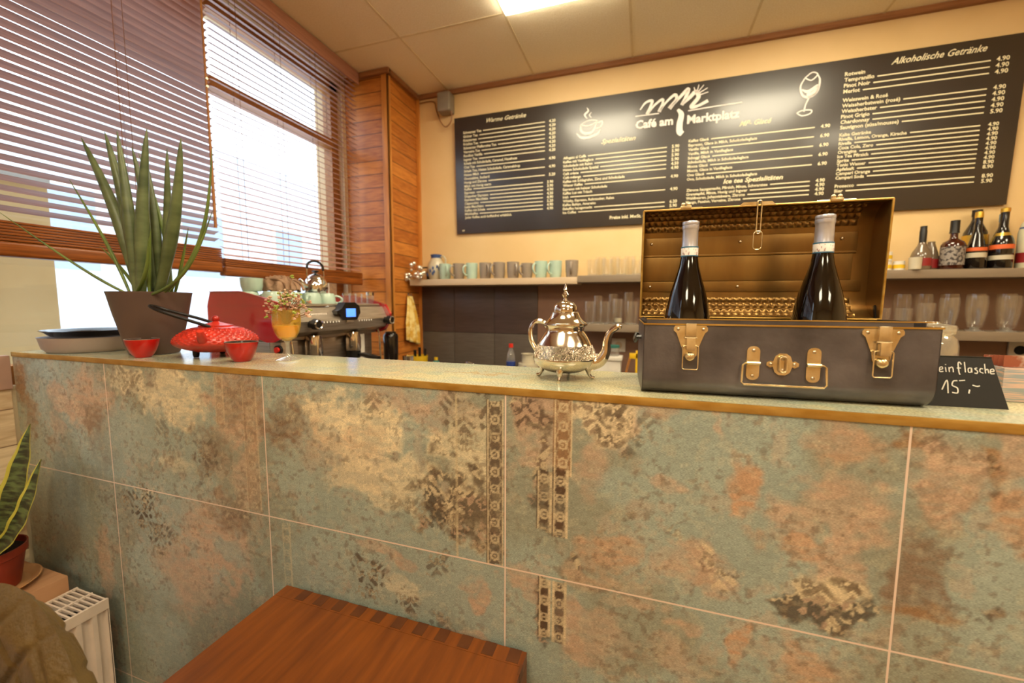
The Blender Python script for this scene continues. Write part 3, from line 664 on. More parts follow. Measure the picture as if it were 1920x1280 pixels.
rows(a, .928, 1.514, 2.412, .0275, [('Rotwein', ''), ('Tempranillo', '4.90'), ('Pinot Noir', '4.90'), ('Merlot', '4.90')], .0265, .027)
rows(a, .928, 1.514, 2.288, .0262, [('Weisswein & Rosé', ''), ('Weissherbstwein (rosé)', '4.90'), ('Weissherbster', '4.90'), ('Pinot Grigio', '4.90'), ('Chardonnay', '4.90'), ('Sauvignon (süss/mousse)', '5.90')], .0255, .026)
rows(a, .928, 1.508, 2.122, .0212, [('Kalte Getränke', ''), ('Rivella, Lemon, Orange, Kirsche', '4.90'), ('Rivella', '4.90'), ('Coca Cola, Zero', '4.90'), ('Orangina', '4.90'), ('Ice Tea Pfirsich', '4.90'), ('Sprite', '4.90'), ('Tonic Wasser', '4.90'), ('Apfelsaft', '4.90'), ('Campari Orange', '8.90'), ('Campari Soda', '8.90')], .0225, .0225)
rows(a, .928, 1.512, 1.868, .024, [('Prosecco', '8.90'), ('Bier', '5.90')], .0235, .024)
a.build('menu_column', M['print'], mbd, (0, -.0013, 0), False)['label'] = 'cream column of wines and cold drinks'
# emblem: brush-drawn letters with a plume, the name, cup and wine glass drawings
lg = MB(); sc_ = 1.0
ribbon(lg, [(-.085, 2.352), (-.03, 2.352), (.045, 2.352)], .006)
ribbon(lg, [(-.06, 2.385), (-.03, 2.42), (.005, 2.425), (-.005, 2.39), (-.02, 2.355)], [.006, .012, .016, .014, .02])
ribbon(lg, [(-.02, 2.355), (.02, 2.40), (.06, 2.425), (.062, 2.40), (.045, 2.36)], [.01, .012, .014, .014, .02])
ribbon(lg, [(.045, 2.36), (.08, 2.405), (.125, 2.44), (.135, 2.415), (.10, 2.37)], [.01, .012, .016, .016, .022])
ribbon(lg, [(.10, 2.37), (.15, 2.42), (.195, 2.46), (.185, 2.42), (.165, 2.38)], [.012, .016, .02, .018, .018])
ribbon(lg, [(.145, 2.36), (.165, 2.33), (.158, 2.28), (.16, 2.24), (.175, 2.225)], [.014, .028, .032, .034, .028])
ribbon(lg, [(.165, 2.385), (.205, 2.415), (.235, 2.44), (.25, 2.41), (.215, 2.365), (.25, 2.365), (.30, 2.385)], [.016, .02, .022, .022, .02, .014, .018])
for p in ([(.235, 2.435), (.225, 2.465)], [(.24, 2.435), (.25, 2.475)], [(.245, 2.435), (.275, 2.47)], [(.25, 2.43), (.295, 2.452)], [(.25, 2.42), (.30, 2.43)]):
    ribbon(lg, p, [.007, .004])
ribbon(lg, [(.20, 2.345), (.33, 2.35), (.47, 2.352)], .006)
text_mb(lg, 'Café am', -.082, 2.283, .062, width=.205, bold=.0022)
text_mb(lg, 'Marktplatz', .197, 2.277, .062, width=.265, bold=.0022)
lg.build('logo', M['label_white'], mbd, (0, -.0013, 0), False)['label'] = 'white brush-drawn emblem above the name of the café'
lg = MB()
ribbon(lg, [(-.405, 2.345), (-.40, 2.31), (-.37, 2.292), (-.33, 2.30), (-.305, 2.355)], [.006, .012, .014, .012, .006])
ribbon(lg, [(-.405, 2.345), (-.355, 2.335), (-.305, 2.355), (-.355, 2.365), (-.405, 2.345)], .006)
ribbon(lg, [(-.43, 2.30), (-.40, 2.272), (-.35, 2.268), (-.30, 2.285), (-.285, 2.31)], [.004, .012, .014, .012, .004])
ribbon(lg, [(-.305, 2.345), (-.275, 2.35), (-.285, 2.32), (-.315, 2.315)], .007)
ribbon(lg, [(-.365, 2.375), (-.38, 2.40), (-.36, 2.42), (-.368, 2.44)], [.003, .012, .01, .002]); ribbon(lg, [(-.34, 2.378), (-.352, 2.395), (-.34, 2.41)], [.002, .008, .002])
lg.build('cup_drawing', M['label_white'], mbd, (0, -.0013, 0), False)
lg = MB()
ribbon(lg, [(.755, 2.43), (.738, 2.39), (.752, 2.345), (.785, 2.335), (.815, 2.36), (.822, 2.41), (.81, 2.44)], [.005, .008, .010, .012, .010, .008, .005])
ribbon(lg, [(.755, 2.43), (.785, 2.415), (.81, 2.44), (.785, 2.452), (.755, 2.43)], .006)
ribbon(lg, [(.745, 2.375), (.775, 2.362), (.815, 2.385), (.80, 2.352), (.77, 2.342)], [.006, .016, .012, .022, .02])
ribbon(lg, [(.782, 2.335), (.768, 2.30), (.762, 2.265)], [.008, .006, .008])
ribbon(lg, [(.73, 2.262), (.755, 2.272), (.795, 2.268), (.79, 2.252), (.755, 2.246), (.73, 2.262)], .006)
lg.build('wine_glass_drawing', M['label_white'], mbd, (0, -.0013, 0), False)

# sensor box and cable near the ceiling
t = thing('wall_speaker', 'small grey box fixed high in the corner above the menu board', 'speaker', (-1.315, YB, 2.595))
MB().box(-.047, -.085, -.062, .047, -.004, .062, bev=.012, seg=3).build('body', M['grey_plastic'], t)
MB().box(-.02, -.006, -.02, .02, 0, .02).build('bracket', M['grey_plastic'], t)
t = tag(MB().tube(bez([(-1.545, 2.612, 2.645), (-1.43, 2.612, 2.640), (-1.405, 2.610, 2.58), (-1.37, 2.60, 2.50), (-1.32, 2.58, 2.448), (-1.275, 2.575, 2.48), (-1.272, 2.57, 2.545)], 8), .004, n=6).build('cable', M['cornice']), 'brown cable looping below the small grey wall box', 'cable')

# ------------------------------------------------------------------ tall plant in the taupe pot
pp = thing('potted_plant', 'tall spear-leaved plant in a taupe pot on the counter', 'plant', (-1.42, .83, 1.1004))
MB().lathe([(.050, .0), (.060, .001), (.066, .02), (.088, .12), (.0985, .178), (.1, .183), (.1, .185), (.097, .185), (.094, .178), (.084, .12), (.07, .06)], 48, cap1=True).build('pot', M['pot_brown'], pp)
MB().lathe([(.001, .168), (.05, .170), (.088, .166), (.090, .14)], 32, cap0=True, cap1=True).build('soil', M['soil'], pp)
def spear(base, tip, r, bow, mats, n=14):
    b = MB(); P = []; R = []
    B, T = Vector(base), Vector(tip)
    for i in range(n+1):
        t = i/n; p = B.lerp(T, t)+Vector(bow)*math.sin(PI*t); P.append(p)
        R.append(max(r*(.62+.6*min(t*2.2, 1)*.63)*(1-max(0, t-.35)/.65)**.55 if t < 1 else .0006, .0006))
    b.tube(P, R, n=12); return b.build('leaf', mats, pp)
L_ = [((-.045, 0, .165), (-.224, -.02, .652), .0185, (.030, 0, 0)), ((-.022, -.012, .165), (-.112, -.02, .655), .0185, (.018, 0, 0)), ((-.03, .03, .165), (-.085, .03, .628), .015, (.02, 0, 0)),
      ((-.006, -.03, .165), (-.038, -.03, .645), .0165, (.006, 0, 0)), ((.008, .02, .165), (-.022, .02, .625), .013, (.018, 0, 0)), ((.018, -.035, .165), (.072, -.02, .642), .018, (-.008, 0, 0)),
      ((.022, .03, .165), (.085, .02, .60), .013, (.002, 0, 0)), ((.045, -.01, .165), (.205, -.02, .60), .0175, (.022, 0, -.0))]
for a in L_: spear(a[0], a[1], a[2], a[3], M['leaf'])
T_ = [((-.05, 0, .165), (-.275, -.185, .400), .0045, (.03, .02, -.045)), ((-.05, -.02, .165), (-.28, -.03, .530), .0052, (.03, 0, -.02)), ((.06, -.02, .165), (.305, -.01, .565), .0062, (.055, 0, -.05)),
      ((-.045, .0, .165), (-.22, 0, .33), .005, (.02, 0, 0)), ((.03, -.05, .165), (.306, -.02, .40), .005, (.03, 0, -.05)), ((-.01, -.04, .165), (.11, -.06, .33), .006, (.02, 0, -.01)), ((.045, -.03, .165), (.09, -.04, .36), .006, (-.005, 0, 0)),
      ((-.02, .04, .165), (-.07, .03, .56), .006, (-.02, 0, 0)), ((.03, .04, .165), (-.04, .02, .60), .006, (.03, 0, 0)), ((.07, 0, .165), (.115, .0, .215), .004, (0, 0, 0)), ((.05, .03, .165), (.15, .02, .37), .005, (.0, 0, -.01))]
for a in T_: spear(a[0], a[1], a[2], a[3], M['leaf_thin'], 20)

# trays
t = thing('serving_tray', 'deep greige round tray under the black one beside the plant pot', 'tray', (-1.70, .822, 1.1004))
MB().lathe([(.098, .0), (.104, .001), (.114, .012), (.120, .042), (.122, .046), (.1205, .046), (.117, .042), (.110, .012), (.1, .004)], 56).build('tray_body', M['tray_grey'], t)
t = thing('serving_tray', 'glossy black round tray stacked on the greige tray', 'tray', (-1.695, .822, 1.1468))
MB().lathe([(.088, 0), (.092, .001), (.100, .006), (.108, .014), (.117, .018), (.1185, .0195), (.116, .021), (.106, .017), (.098, .009), (.09, .004)], 56).build('tray_body', M['tray_black'], t)

# tea bowls
def tea_bowl(loc, label):
    t = thing('tea_bowl', label, 'tea cup', loc, 0, 'red cast iron tea bowls')
    MB().lathe([(.0165, 0), (.0185, .0005), (.0195, .003), (.024, .008), (.031, .022), (.036, .038), (.0385, .050), (.0383, .0515), (.0372, .0512)], 40, cap1=False).build('bowl', M['cup_red'], t)
    MB().lathe([(.0372, .0512), (.0345, .038), (.029, .022), (.02, .008), (.003, .005)], 40, cap0=False).build('lining', M['cup_in'], t)
    b = MB(); b.tube([(.0378*math.cos(a*2*PI/40), .0378*math.sin(a*2*PI/40), .0515) for a in range(40)], .0008, n=6, closed=True); b.build('rim', M['steel'], t)
    return t
tea_bowl((-1.343, .755, 1.1004), 'small red tea bowl in front of the taupe plant pot')
tea_bowl((-1.011, .79, 1.1004), 'small red tea bowl between the red kettle and the goblet')

# cast iron kettle
kt = thing('cast_iron_kettle', 'flat red cast iron kettle with a hobnail pattern and black hoop handle', 'kettle', (-1.19, .855, 1.1004))
b = MB(); prof = []
def kr(z):  # radius of the body at height z
    if z < .041: return .050 + (.1035-.050)*math.sin(min(1, (z-.014)/.027)*PI/2)
    return .1035*math.cos((z-.041)/.044*PI/2*.74)**.8
nz_, nth = 60, 216; rs = []
for i in range(nz_+1):
    z = .014 + (.081-.014)*i/nz_; r = kr(z); row = (z-.040)/.0050; ring = []
    for k in range(nth):
        th = 2*PI*k/nth; d = 0; dz = 0
        if z > .0395:
            ph = th*32 + PI*(math.floor(row) % 2); d = .0024*max(0, math.cos(ph))*math.sin(PI*(row % 1.0))
        ring.append(Vector(((r+d)*math.cos(th), (r+d)*math.sin(th), z+d*.9)))
    rs.append(ring)
b.rings(rs); b.build('body', M['iron_red'], kt)
MB().lathe([(.058, .0795), (.060, .082), (.0425, .0865), (.043, .089), (.038, .090), (.02, .0955), (.010, .0985), (.007, .100), (.006, .1005)], 48).build('lid', M['iron_red'], kt)
MB().sph((0, 0, .1075), .0095).build('knob', M['iron_red_dark'], kt)
b = MB(); b.tube([(.045, -.065, .043), (.060, -.083, .056), (.067, -.091, .070), (.071, -.095, .079)], [.0135, .0115, .009, .0075], n=14); b.build('spout', M['iron_red'], kt)
for s in (-1, 1):
    MB().tube([(-.03*s, .033*s, .076), (-.03*s, .033*s, .090)], .006, n=10).build('handle_lug', M['iron_red'], kt)
b = MB(); b.tube(bez([(.03, -.035, .085), (.0, -.065, .102), (-.045, -.105, .127), (-.080, -.115, .142), (-.098, -.098, .144), (-.092, -.06, .130), (-.055, -.01, .108), (-.03, .03, .088)], 8), .0044, n=10); b.build('hoop_handle', M['iron_black'], kt)
for i in range(3):
    a = i*2*PI/3 - 1.9; MB().lathe([(.0065, 0), (.008, .006), (.0085, .022)], 12, (.052*math.cos(a), .052*math.sin(a), 0)).build('foot', M['iron_black'], kt)

# goblet with dried flowers
g = thing('goblet', 'amber glass goblet on a clear stem beside the red tea bowl', 'goblet', (-.921, .852, 1.1004))
MB().lathe([(.0315, 0), (.0325, .0015), (.026, .004), (.010, .009), (.0055, .016), (.0048, .03), (.0052, .045), (.009, .052)], 36).build('stem', M['glass_base'], g)
MB().lathe([(.009, .052), (.022, .060), (.030, .075), (.0345, .092), (.0352, .110), (.034, .13), (.0335, .136), (.0325, .136), (.0335, .11), (.033, .092), (.028, .076), (.020, .062), (.004, .055)], 40, cap0=False).build('bowl', M['amber'], g)
MB().lathe([(.002, .056), (.019, .0625), (.027, .077), (.0315, .092), (.0322, .094), (.001, .096)], 32).build('filling', mat('amber_filling', 'f2bc20', .25, coat=.4), g)
fl = thing('dried_flowers', 'small bunch of dried pink flowers and green sprigs in the amber goblet', 'flowers', (-.921, .852, 1.197))
rd = random.Random(5)
st = MB(); bl = MB(); lf = MB()
for i in range(105):
    a = rd.uniform(0, 2*PI); rr = rd.uniform(.004, .062); h = rd.uniform(.045, .098)-rr*.5
    p = Vector((rr*math.cos(a)*1.05+.004, rr*math.sin(a)*.8, h)); st.tube([(0.004*math.cos(a), .004*math.sin(a), .0), (.6*p.x*.6, .6*p.y*.6, h*.6), p], .0006, n=4)
    tgt = bl if rd.random() < .68 else lf
    for q in range(rd.randint(3, 6)):
        o_ = p+Vector((rd.uniform(-.005, .005), rd.uniform(-.005, .005), rd.uniform(-.004, .005)))
        tgt.sph(o_, rd.uniform(.0020, .0040), 7, 5, (1, 1, rd.uniform(.4, 1)))
st.tube([(0, 0, 0), (.004, 0, .06), (.018, -.002, .10), (.030, -.004, .125)], .0007, n=5)
for q in range(4): lf.sph((.031+rd.uniform(-.004, .004), -.004, .127+rd.uniform(-.003, .004)), .0036, 7, 5, (1.3, 1, .6))
st.build('stems', M['stem'], fl); o = bl.build('blossoms', M['flower'], fl); o['kind'] = 'stuff'; o = lf.build('sprig_leaves', M['sprig'], fl); o['kind'] = 'stuff'

# ------------------------------------------------------------------ silver teapot
tp = thing('teapot', 'engraved silver Moroccan teapot on four small feet', 'teapot', (-.155, .832, 1.1004))
sm_, nt, bb = new_mat('engraved_silver'); bb.inputs['Base Color'].default_value = lin('dccfbd'); bb.inputs['Metallic'].default_value = 1; bb.inputs['Roughness'].default_value = .14
tc = nd(nt, 'ShaderNodeTexCoord'); sp = nd(nt, 'ShaderNodeSeparateXYZ'); nt.links.new(tc.outputs['Object'], sp.inputs[0])
vo = nd(nt, 'ShaderNodeTexVoronoi'); vo.inputs['Scale'].default_value = 105; nt.links.new(tc.outputs['Object'], vo.inputs['Vector'])
wv = nd(nt, 'ShaderNodeTexNoise'); wv.inputs['Scale'].default_value = 120; wv.inputs['Distortion'].default_value = 3; nt.links.new(tc.outputs['Object'], wv.inputs['Vector'])
sm1 = nd(nt, 'ShaderNodeMath', operation='ADD'); nt.links.new(vo.outputs['Distance'], sm1.inputs[0]); nt.links.new(wv.outputs['Fac'], sm1.inputs[1])
cp_ = nd(nt, 'ShaderNodeMath', operation='COMPARE'); cp_.inputs[1].default_value = .058; cp_.inputs[2].default_value = .0135; nt.links.new(sp.outputs[2], cp_.inputs[0])
bp = nd(nt, 'ShaderNodeBump'); bp.inputs['Distance'].default_value = .011; nt.links.new(sm1.outputs[0], bp.inputs['Height']); nt.links.new(cp_.outputs[0], bp.inputs['Strength']); nt.links.new(bp.outputs[0], bb.inputs['Normal'])
body = [(.006, .0125), (.03, .0145), (.048, .021), (.060, .031), (.0655, .042), (.0645, .052), (.060, .064), (.053, .078), (.0455, .090), (.0405, .097), (.039, .101), (.0395, .106), (.041, .110)]
P3 = bez([(r, 0, z) for r, z in body], 4)
MB().lathe([(p.x, p.z) for p in P3], 56, cap1=True).build('body', sm_, tp)
lid = [(.0445, .110), (.046, .112), (.0455, .115), (.0375, .120), (.031, .128), (.0285, .134), (.0275, .137), (.0245, .139), (.0245, .142), (.0225, .151), (.016, .158), (.008, .1605), (.0045, .1625), (.0035, .166), (.007, .171), (.008, .174), (.005, .178), (.003, .181), (.005, .184), (.003, .188), (.0015, .195), (.0005, .199)]
MB().lathe(lid, 40).build('lid', M['silver'], tp)
b = MB(); b.tube(bez([(.052, 0, .034), (.072, -.002, .040), (.084, -.004, .058), (.086, -.005, .080), (.092, -.006, .098), (.106, -.008, .110), (.114, -.009, .111)], 6), [.017, .016, .0155, .015, .014, .0135, .013, .0125, .012, .0115, .011, .0105, .010, .0095, .009, .0088, .0085, .008, .008, .0078, .0075, .0072, .007, .0068, .0066, .0064, .0062, .006, .006, .006, .0058, .0055, .0052, .005, .0048, .0045, .004], n=16)
b.build('spout', M['silver'], tp)
b = MB(); b.tube(bez([(-.036, 0, .106), (-.047, 0, .117), (-.062, 0, .1175), (-.073, 0, .103), (-.073, 0, .080), (-.064, 0, .062), (-.057, 0, .054)], 6), .0052, n=12, flat=1.3); b.sph((-.035, 0, .111), .006)
b.build('handle', M['silver'], tp)
for a in (-PI/2, 0.15, PI/2, PI-.15):
    ca, sa = math.cos(a), math.sin(a); b = MB()
    b.tube([(.046*ca, .046*sa, .026), (.050*ca, .050*sa, .018), (.051*ca, .051*sa, .010), (.055*ca, .055*sa, .004), (.062*ca, .062*sa, .0022)], [.0085, .0065, .0035, .0033, .0036], n=10)
    b.sph((.044*ca, .044*sa, .034), .0095, 12, 8, (1, 1, 1.2)); b.build('foot', sm_, tp)

# ------------------------------------------------------------------ metal case
CA = math.radians(3)
cs = thing('metal_case', 'open gunmetal storage case with brass fittings on the counter', 'case', (.001, .733, 1.1004), CA)
W_, D_, H_ = .4155, .205, .122
def uprof(off, top, r=.030):
    """U section in (y, z): front wall, rounded bottom, back wall"""
    P = [(off, top)]
    for k in range(9): a = PI + k*PI/16; P.append((off+(r-off)+(r-off)*math.cos(a), r + (r-off)*math.sin(a)))
    for k in range(9): a = 1.5*PI + k*PI/16; P.append((D_-r+(r-off)*math.cos(a), r+(r-off)*math.sin(a)))
    P.append((D_-off, top)); return P
b = MB(); t_ = .0016
out = uprof(0, H_); inn = uprof(t_, H_)
V = lambda x, p: Vector((x, p[0], p[1]))
def shell(b, x0, x1, out, inn):
    n = len(out); A = [b.b.verts.new(V(x0, p)) for p in out]; B = [b.b.verts.new(V(x1, p)) for p in out]; C1 = [b.b.verts.new(V(x0, p)) for p in inn]; D1 = [b.b.verts.new(V(x1, p)) for p in inn]
    for i in range(n-1):
        b._f([A[i], A[i+1], B[i+1], B[i]]); b._f([C1[i], D1[i], D1[i+1], C1[i+1]]); b._f([A[i], C1[i], C1[i+1], A[i+1]]); b._f([B[i], B[i+1], D1[i+1], D1[i]])
    for i in (0, n-1): b._f([A[i], B[i], D1[i], C1[i]])
shell(b, 0, W_, out, inn)
b.prism(out, 0, t_, 'x'); b.prism(out, W_-t_, W_, 'x')
b.build('body', M['case'], cs)
# raised inner lip, stepped back from the front
b = MB(); i0 = .0045
b.box(i0, i0, H_-.02, W_-i0-.028, i0+.0014, H_+.0078); b.box(i0, D_-i0-.0014, H_-.02, W_-i0, D_-i0, H_+.0078); b.box(i0, i0, H_-.02, i0+.0014, D_-i0, H_+.0078); b.box(W_-i0-.0014, i0+.02, H_-.02, W_-i0, D_-i0, H_+.0078)
b.build('inner_lip', M['case'], cs)
b = MB(); b.box(0, -.0012, H_-.0018, W_+.002, .0006, H_+.0008); b.box(i0, i0-.0006, H_+.0072, W_-i0, i0+.002, H_+.0088); b.box(-.0008, 0, H_-.0018, .0006, D_, H_+.0008); b.box(W_-.0006, 0, H_-.0018, W_+.0008, D_, H_+.0008)
b.build('edge_bead', M['edge_brass'], cs)
def plate(b, poly, y0, y1): b.prism(poly, y0, y1, 'y')
def rivet(b, x, z, y=-.0022, r=.0028): b.sph((x, y, z), r, 10, 6, (1, .6, 1))
def wire(b, pts, r, closed=True): b.tube(pts, r, n=8, closed=closed)
def rrect(x0, x1, z0, z1, r, y, n=4):
    P = []
    for cx, cz, a0 in ((x1-r, z1-r, 0), (x0+r, z1-r, PI/2), (x0+r, z0+r, PI), (x1-r, z0+r, 1.5*PI)):
        for k in range(n+1): a = a0+k*PI/2/n; P.append((cx+r*math.cos(a), y, cz+r*math.sin(a)))
    return P
for cx in (.0745, .3425):
    l = thing('l', '', ''); del l['label']; del l['category']; l.name = 'latch'; l.parent = cs; l.location = (cx, 0, 0)
    b = MB(); pl = [(-.024, .1195), (.024, .1195), (.0265, .116), (.0265, .111), (.022, .107), (.013, .082), (.011, .070), (.006, .064), (-.006, .064), (-.011, .070), (-.013, .082), (-.022, .107), (-.0265, .111), (-.0265, .116)]
    plate(b, pl, -.0026, -.0002); b.build('latch_plate', M['brass'], l)
    b = MB(); b.box(-.008, -.009, .101, .008, -.002, .1235, bev=.001); b.box(-.0068, -.013, .079, .0066, -.004, .0995, bev=.001)
    b.tube([(-.0095, -.007, .0995), (.0095, -.007, .0995)], .0018, n=8); b.build('hasp', M['brass'], l)
    b = MB(); b.sph((0, -.006, .068), .0085, 14, 8, (1, .7, .9)); b.build('catch_knob', M['brass'], l)
    b = MB(); wire(b, rrect(-.0115, .0125, .0465, .086, .003, -.0072), .0011); b.build('wire_loop', M['brass'], l)
    b = MB(); rivet(b, -.0195, .1135); rivet(b, .0195, .1135); b.build('rivet', M['rivet'], l)
h = bpy.data.objects.new('carry_handle', None); COL.objects.link(h); h.parent = cs
for cx in (.1705, .2555):
    b = MB(); plate(b, [(p[0], p[2]) for p in rrect(cx-.0095, cx+.0095, .033, .088, .008, 0)], -.0024, -.0002)
    b.tube([(cx-.0095, -.004, .0605), (cx+.0095, -.004, .0605)], .0030, n=10); b.build('handle_bracket', M['brass'], h)
    b = MB(); rivet(b, cx, .081, r=.0030); rivet(b, cx, .0395, r=.0030); b.build('rivet', M['rivet'], h)
b = MB(); b.tube([(.180, -.0045, .0605), (.158, -.0055, .0605), (.1545, -.006, .0575), (.1535, -.008, .03), (.1565, -.0085, .0262), (.2690, -.0085, .0262), (.2725, -.008, .03), (.2715, -.006, .0575), (.268, -.0055, .0605), (.246, -.0045, .0605)], .0017, n=8)
b.build('handle_bar', M['brass'], h)
b = MB(); plate(b, [(.190, .0625), (.1955, .0655), (.199, .064), (.202, .073), (.208, .0775), (.2175, .0775), (.2235, .073), (.2265, .064), (.230, .0655), (.2355, .0625), (.2355, .0575), (.230, .0545), (.2265, .056), (.2235, .047), (.2175, .0425), (.208, .0425), (.202, .047), (.199, .056), (.1955, .0545), (.190, .0575)], -.0022, -.0002)
wire(b, rrect(.2075, .2175, .0475, .0725, .0045, -.006), .0016); b.build('lock_plate', M['brass'], cs)
b = MB(); rivet(b, .196, .06); rivet(b, .2295, .06); rivet(b, .2125, .069, -.003); rivet(b, .2125, .0505, -.003); b.build('lock_rivet', M['rivet'], cs)
b = MB(); b.tube([(-.001, .06, .094), (-.007, .06, .094), (-.011, .075, .085), (-.011, .13, .085), (-.007, .145, .094), (-.001, .145, .094)], .0035, n=8); b.build('side_handle', M['black'], cs)
# lid standing open: an open C section seen from inside
lid_ = bpy.data.objects.new('lid', None); COL.objects.link(lid_); lid_.parent = cs; lid_.location = (0, .201, .131); lid_.rotation_euler = (math.radians(2.0), 0, 0)
LH, LD, R_ = .212, .052, .040
P = [(-LD, LH)]
for k in range(9): a = k*PI/16; P.append((-R_+R_*math.sin(a), LH-R_+R_*math.cos(a)))
for k in range(9): a = PI/2+k*PI/16; P.append((-R_+R_*math.sin(a), R_+R_*math.cos(a)))
P.append((-LD, 0))
def offs(P, d):
    O = []
    for i in range(len(P)):
        a = Vector(P[max(i-1, 0)]); c = Vector(P[min(i+1, len(P)-1)]); t = (c-a).normalized(); O.append((P[i][0]-t.y*-d*-1 if False else P[i][0]+t.y*d, P[i][1]-t.x*d))
    return O
b = MB(); inn = offs(P, .0016)
shell(b, 0, W_, P, inn); b.prism(P, 0, .0016, 'x'); b.prism(P, W_-.0016, W_, 'x'); b.build('lid_shell', M['case_in'], lid_)
b = MB(); rim = [(0, -LD, LH), (W_, -LD, LH), (W_, -LD, 0), (0, -LD, 0)]
for i in range(4): b.tube([rim[i], rim[(i+1) % 4]], .0021, n=8)
b.build('rim_bead', M['edge_brass'], lid_)
def hammered(t0, t1, nrow):
    """rows of pressed bumps following the inner curve between section parameters"""
    b = MB(); IP = [Vector((p[0], p[1])) for p in offs(P, .0024)]
    Ls = [0]
    for i in range(1, len(IP)): Ls.append(Ls[-1]+(IP[i]-IP[i-1]).length)
    def at_(u):
        s = u*Ls[-1]
        for i in range(1, len(IP)):
            if s <= Ls[i]+1e-9:
                k = (s-Ls[i-1])/(Ls[i]-Ls[i-1]+1e-12); p = IP[i-1].lerp(IP[i], k); t = (IP[i]-IP[i-1]).normalized(); return p, t
        return IP[-1], t
    ncol = 30
    def F(i, j):
        u = t0+(t1-t0)*j; p, t = at_(u); x = .006+(W_-.012-.022)*i
        row = j*nrow; ph = i*ncol + .5*(math.floor(row) % 2)
        d = .0036*max(0, math.sin(PI*(ph % 1)))*math.sin(PI*(row % 1))
        return Vector((x, p.x + t.y*d, p.y - t.x*d))
    b.grid(F, ncol*6+1, nrow*6+1); return b
hammered(.03, .25, 5).build('hammered_panel', M['case_in'], lid_); hammered(.745, .95, 5).build('hammered_panel', M['case_in'], lid_)
y0 = -.0045
b = MB(); b.box(.004, y0, .123, W_-.025, y0+.002, .163, bev=.0008); b.box(.004, y0-.0012, .1235, W_-.026, y0+.001, .1275, bev=.0008); b.build('back_plate', M['case_in'], lid_)
b = MB(); b.box(.004, y0, .073, W_-.03, y0+.0022, .1228, bev=.0008); b.build('back_plate', M['case_in'], lid_)
b = MB(); b.box(.004, y0+.001, .051, W_-.012, y0+.0026, .0722, bev=.0008); b.build('back_plate', M['case_in'], lid_)
b = MB()
for x in (.02, .19, .365):
    rivet(b, x, .151, y0-.001, .003); rivet(b, x, .061, y0, .003)
b.build('lid_rivet', M['rivet'], lid_)
for x in (.078, .330):
    b = MB(); b.box(x-.010, -LD-.004, LH, x+.010, -LD+.010, LH+.006, bev=.0015); b.sph((x-.005, -LD, LH+.0085), .004); b.sph((x+.005, -LD, LH+.0085), .004); b.tube([(x-.03, -LD+.001, LH+.001), (x+.03, -LD+.001, LH+.001)], .0025, n=6); b.build('latch_keeper', M['brass'], lid_)
b = MB(); b.prism([(.172, LH), (.179, LH+.0065), (.2035, LH+.0065), (.2035, LH)], -LD-.002, -LD+.012); b.prism([(.2095, LH), (.2095, LH+.0065), (.227, LH+.0065), (.234, LH)], -LD-.002, -LD+.012); b.build('hasp_plate', M['brass'], lid_)
b = MB(); wire(b, rrect(.203, .210, LH-.052, LH+.008, .003, -LD-.003), .0013); wire(b, rrect(.199, .2135, LH-.082, LH-.048, .006, -LD-.004), .0013); b.build('hasp_wire', M['brass'], lid_)
b = MB(); b.prism([(0, 0), (.004, 0), (.012, .03), (.008, .032)], W_-.004, W_-.001, 'x', M=Matrix.Translation((0, -.045, -.008))); b.build('stay', M['iron_black'], cs).location = (0, .201, .131)

# wine bottles standing in the case
def wine(loc, label, dz=0):
    t = thing('wine_bottle', label, 'wine bottle', loc, 0, 'wine bottles in the metal case')
    MB().lathe([(.030, 0), (.038, .002), (.0405, .006), (.0408, .10), (.0400, .125), (.0375, .142), (.0315, .172), (.0235, .200), (.0175, .222), (.0148, .240), (.0140, .248)], 40).build('glass_body', M['wine'], t)
    MB().lathe([(.0147, .2405), (.0150, .2425), (.0150, .2565), (.0146, .2575)], 32).build('neck_label', M['neck_paper'], t)
    b = MB(); b.lathe([(.0152, .2405), (.0152, .2425)], 32); b.lathe([(.0152, .2562), (.0152, .2585)], 32); b.build('blue_band', M['blue_band'], t)
    MB().lathe([(.0144, .2575), (.0138, .262), (.0136, .289), (.0142, .2905), (.0146, .292), (.0146, .297), (.0140, .2975), (.0146, .2985), (.0147, .303), (.0140, .3045), (.010, .3045)], 32).build('capsule', M['foil'], t)
    return t
wine((.0775, .832, 1.1032), 'dark wine bottle with silver capsule in the case, nearer the teapot')
wine((.290, .838, 1.1032), 'dark wine bottle with silver capsule in the case, nearer the chalk sign')

# faceted glass jar behind the case
t = thing('glass_jar', 'pressed glass jar standing behind the chalk sign and the case', 'jar', (.482, .905, 1.1004))
b = MB(); b.lathe([(.030, 0), (.034, .003), (.036, .02), (.0365, .085), (.034, .097), (.028, .104)], 14, cap1=False); b.build('jar_body', M['jar_glass'], t)
b = MB(); b.lathe([(.029, .104), (.032, .107), (.033, .116), (.031, .121), (.012, .124), (.01, .127)], 14); b.build('jar_lid', M['jar_glass'], t)
MB().lathe([(.02, .004), (.031, .006), (.032, .05), (.02, .056)], 14).build('contents', mat('pale_sweets', 'c99a6a', .6, col2='e6d2b0', scale=90, contrast=(.45, .55)), t)

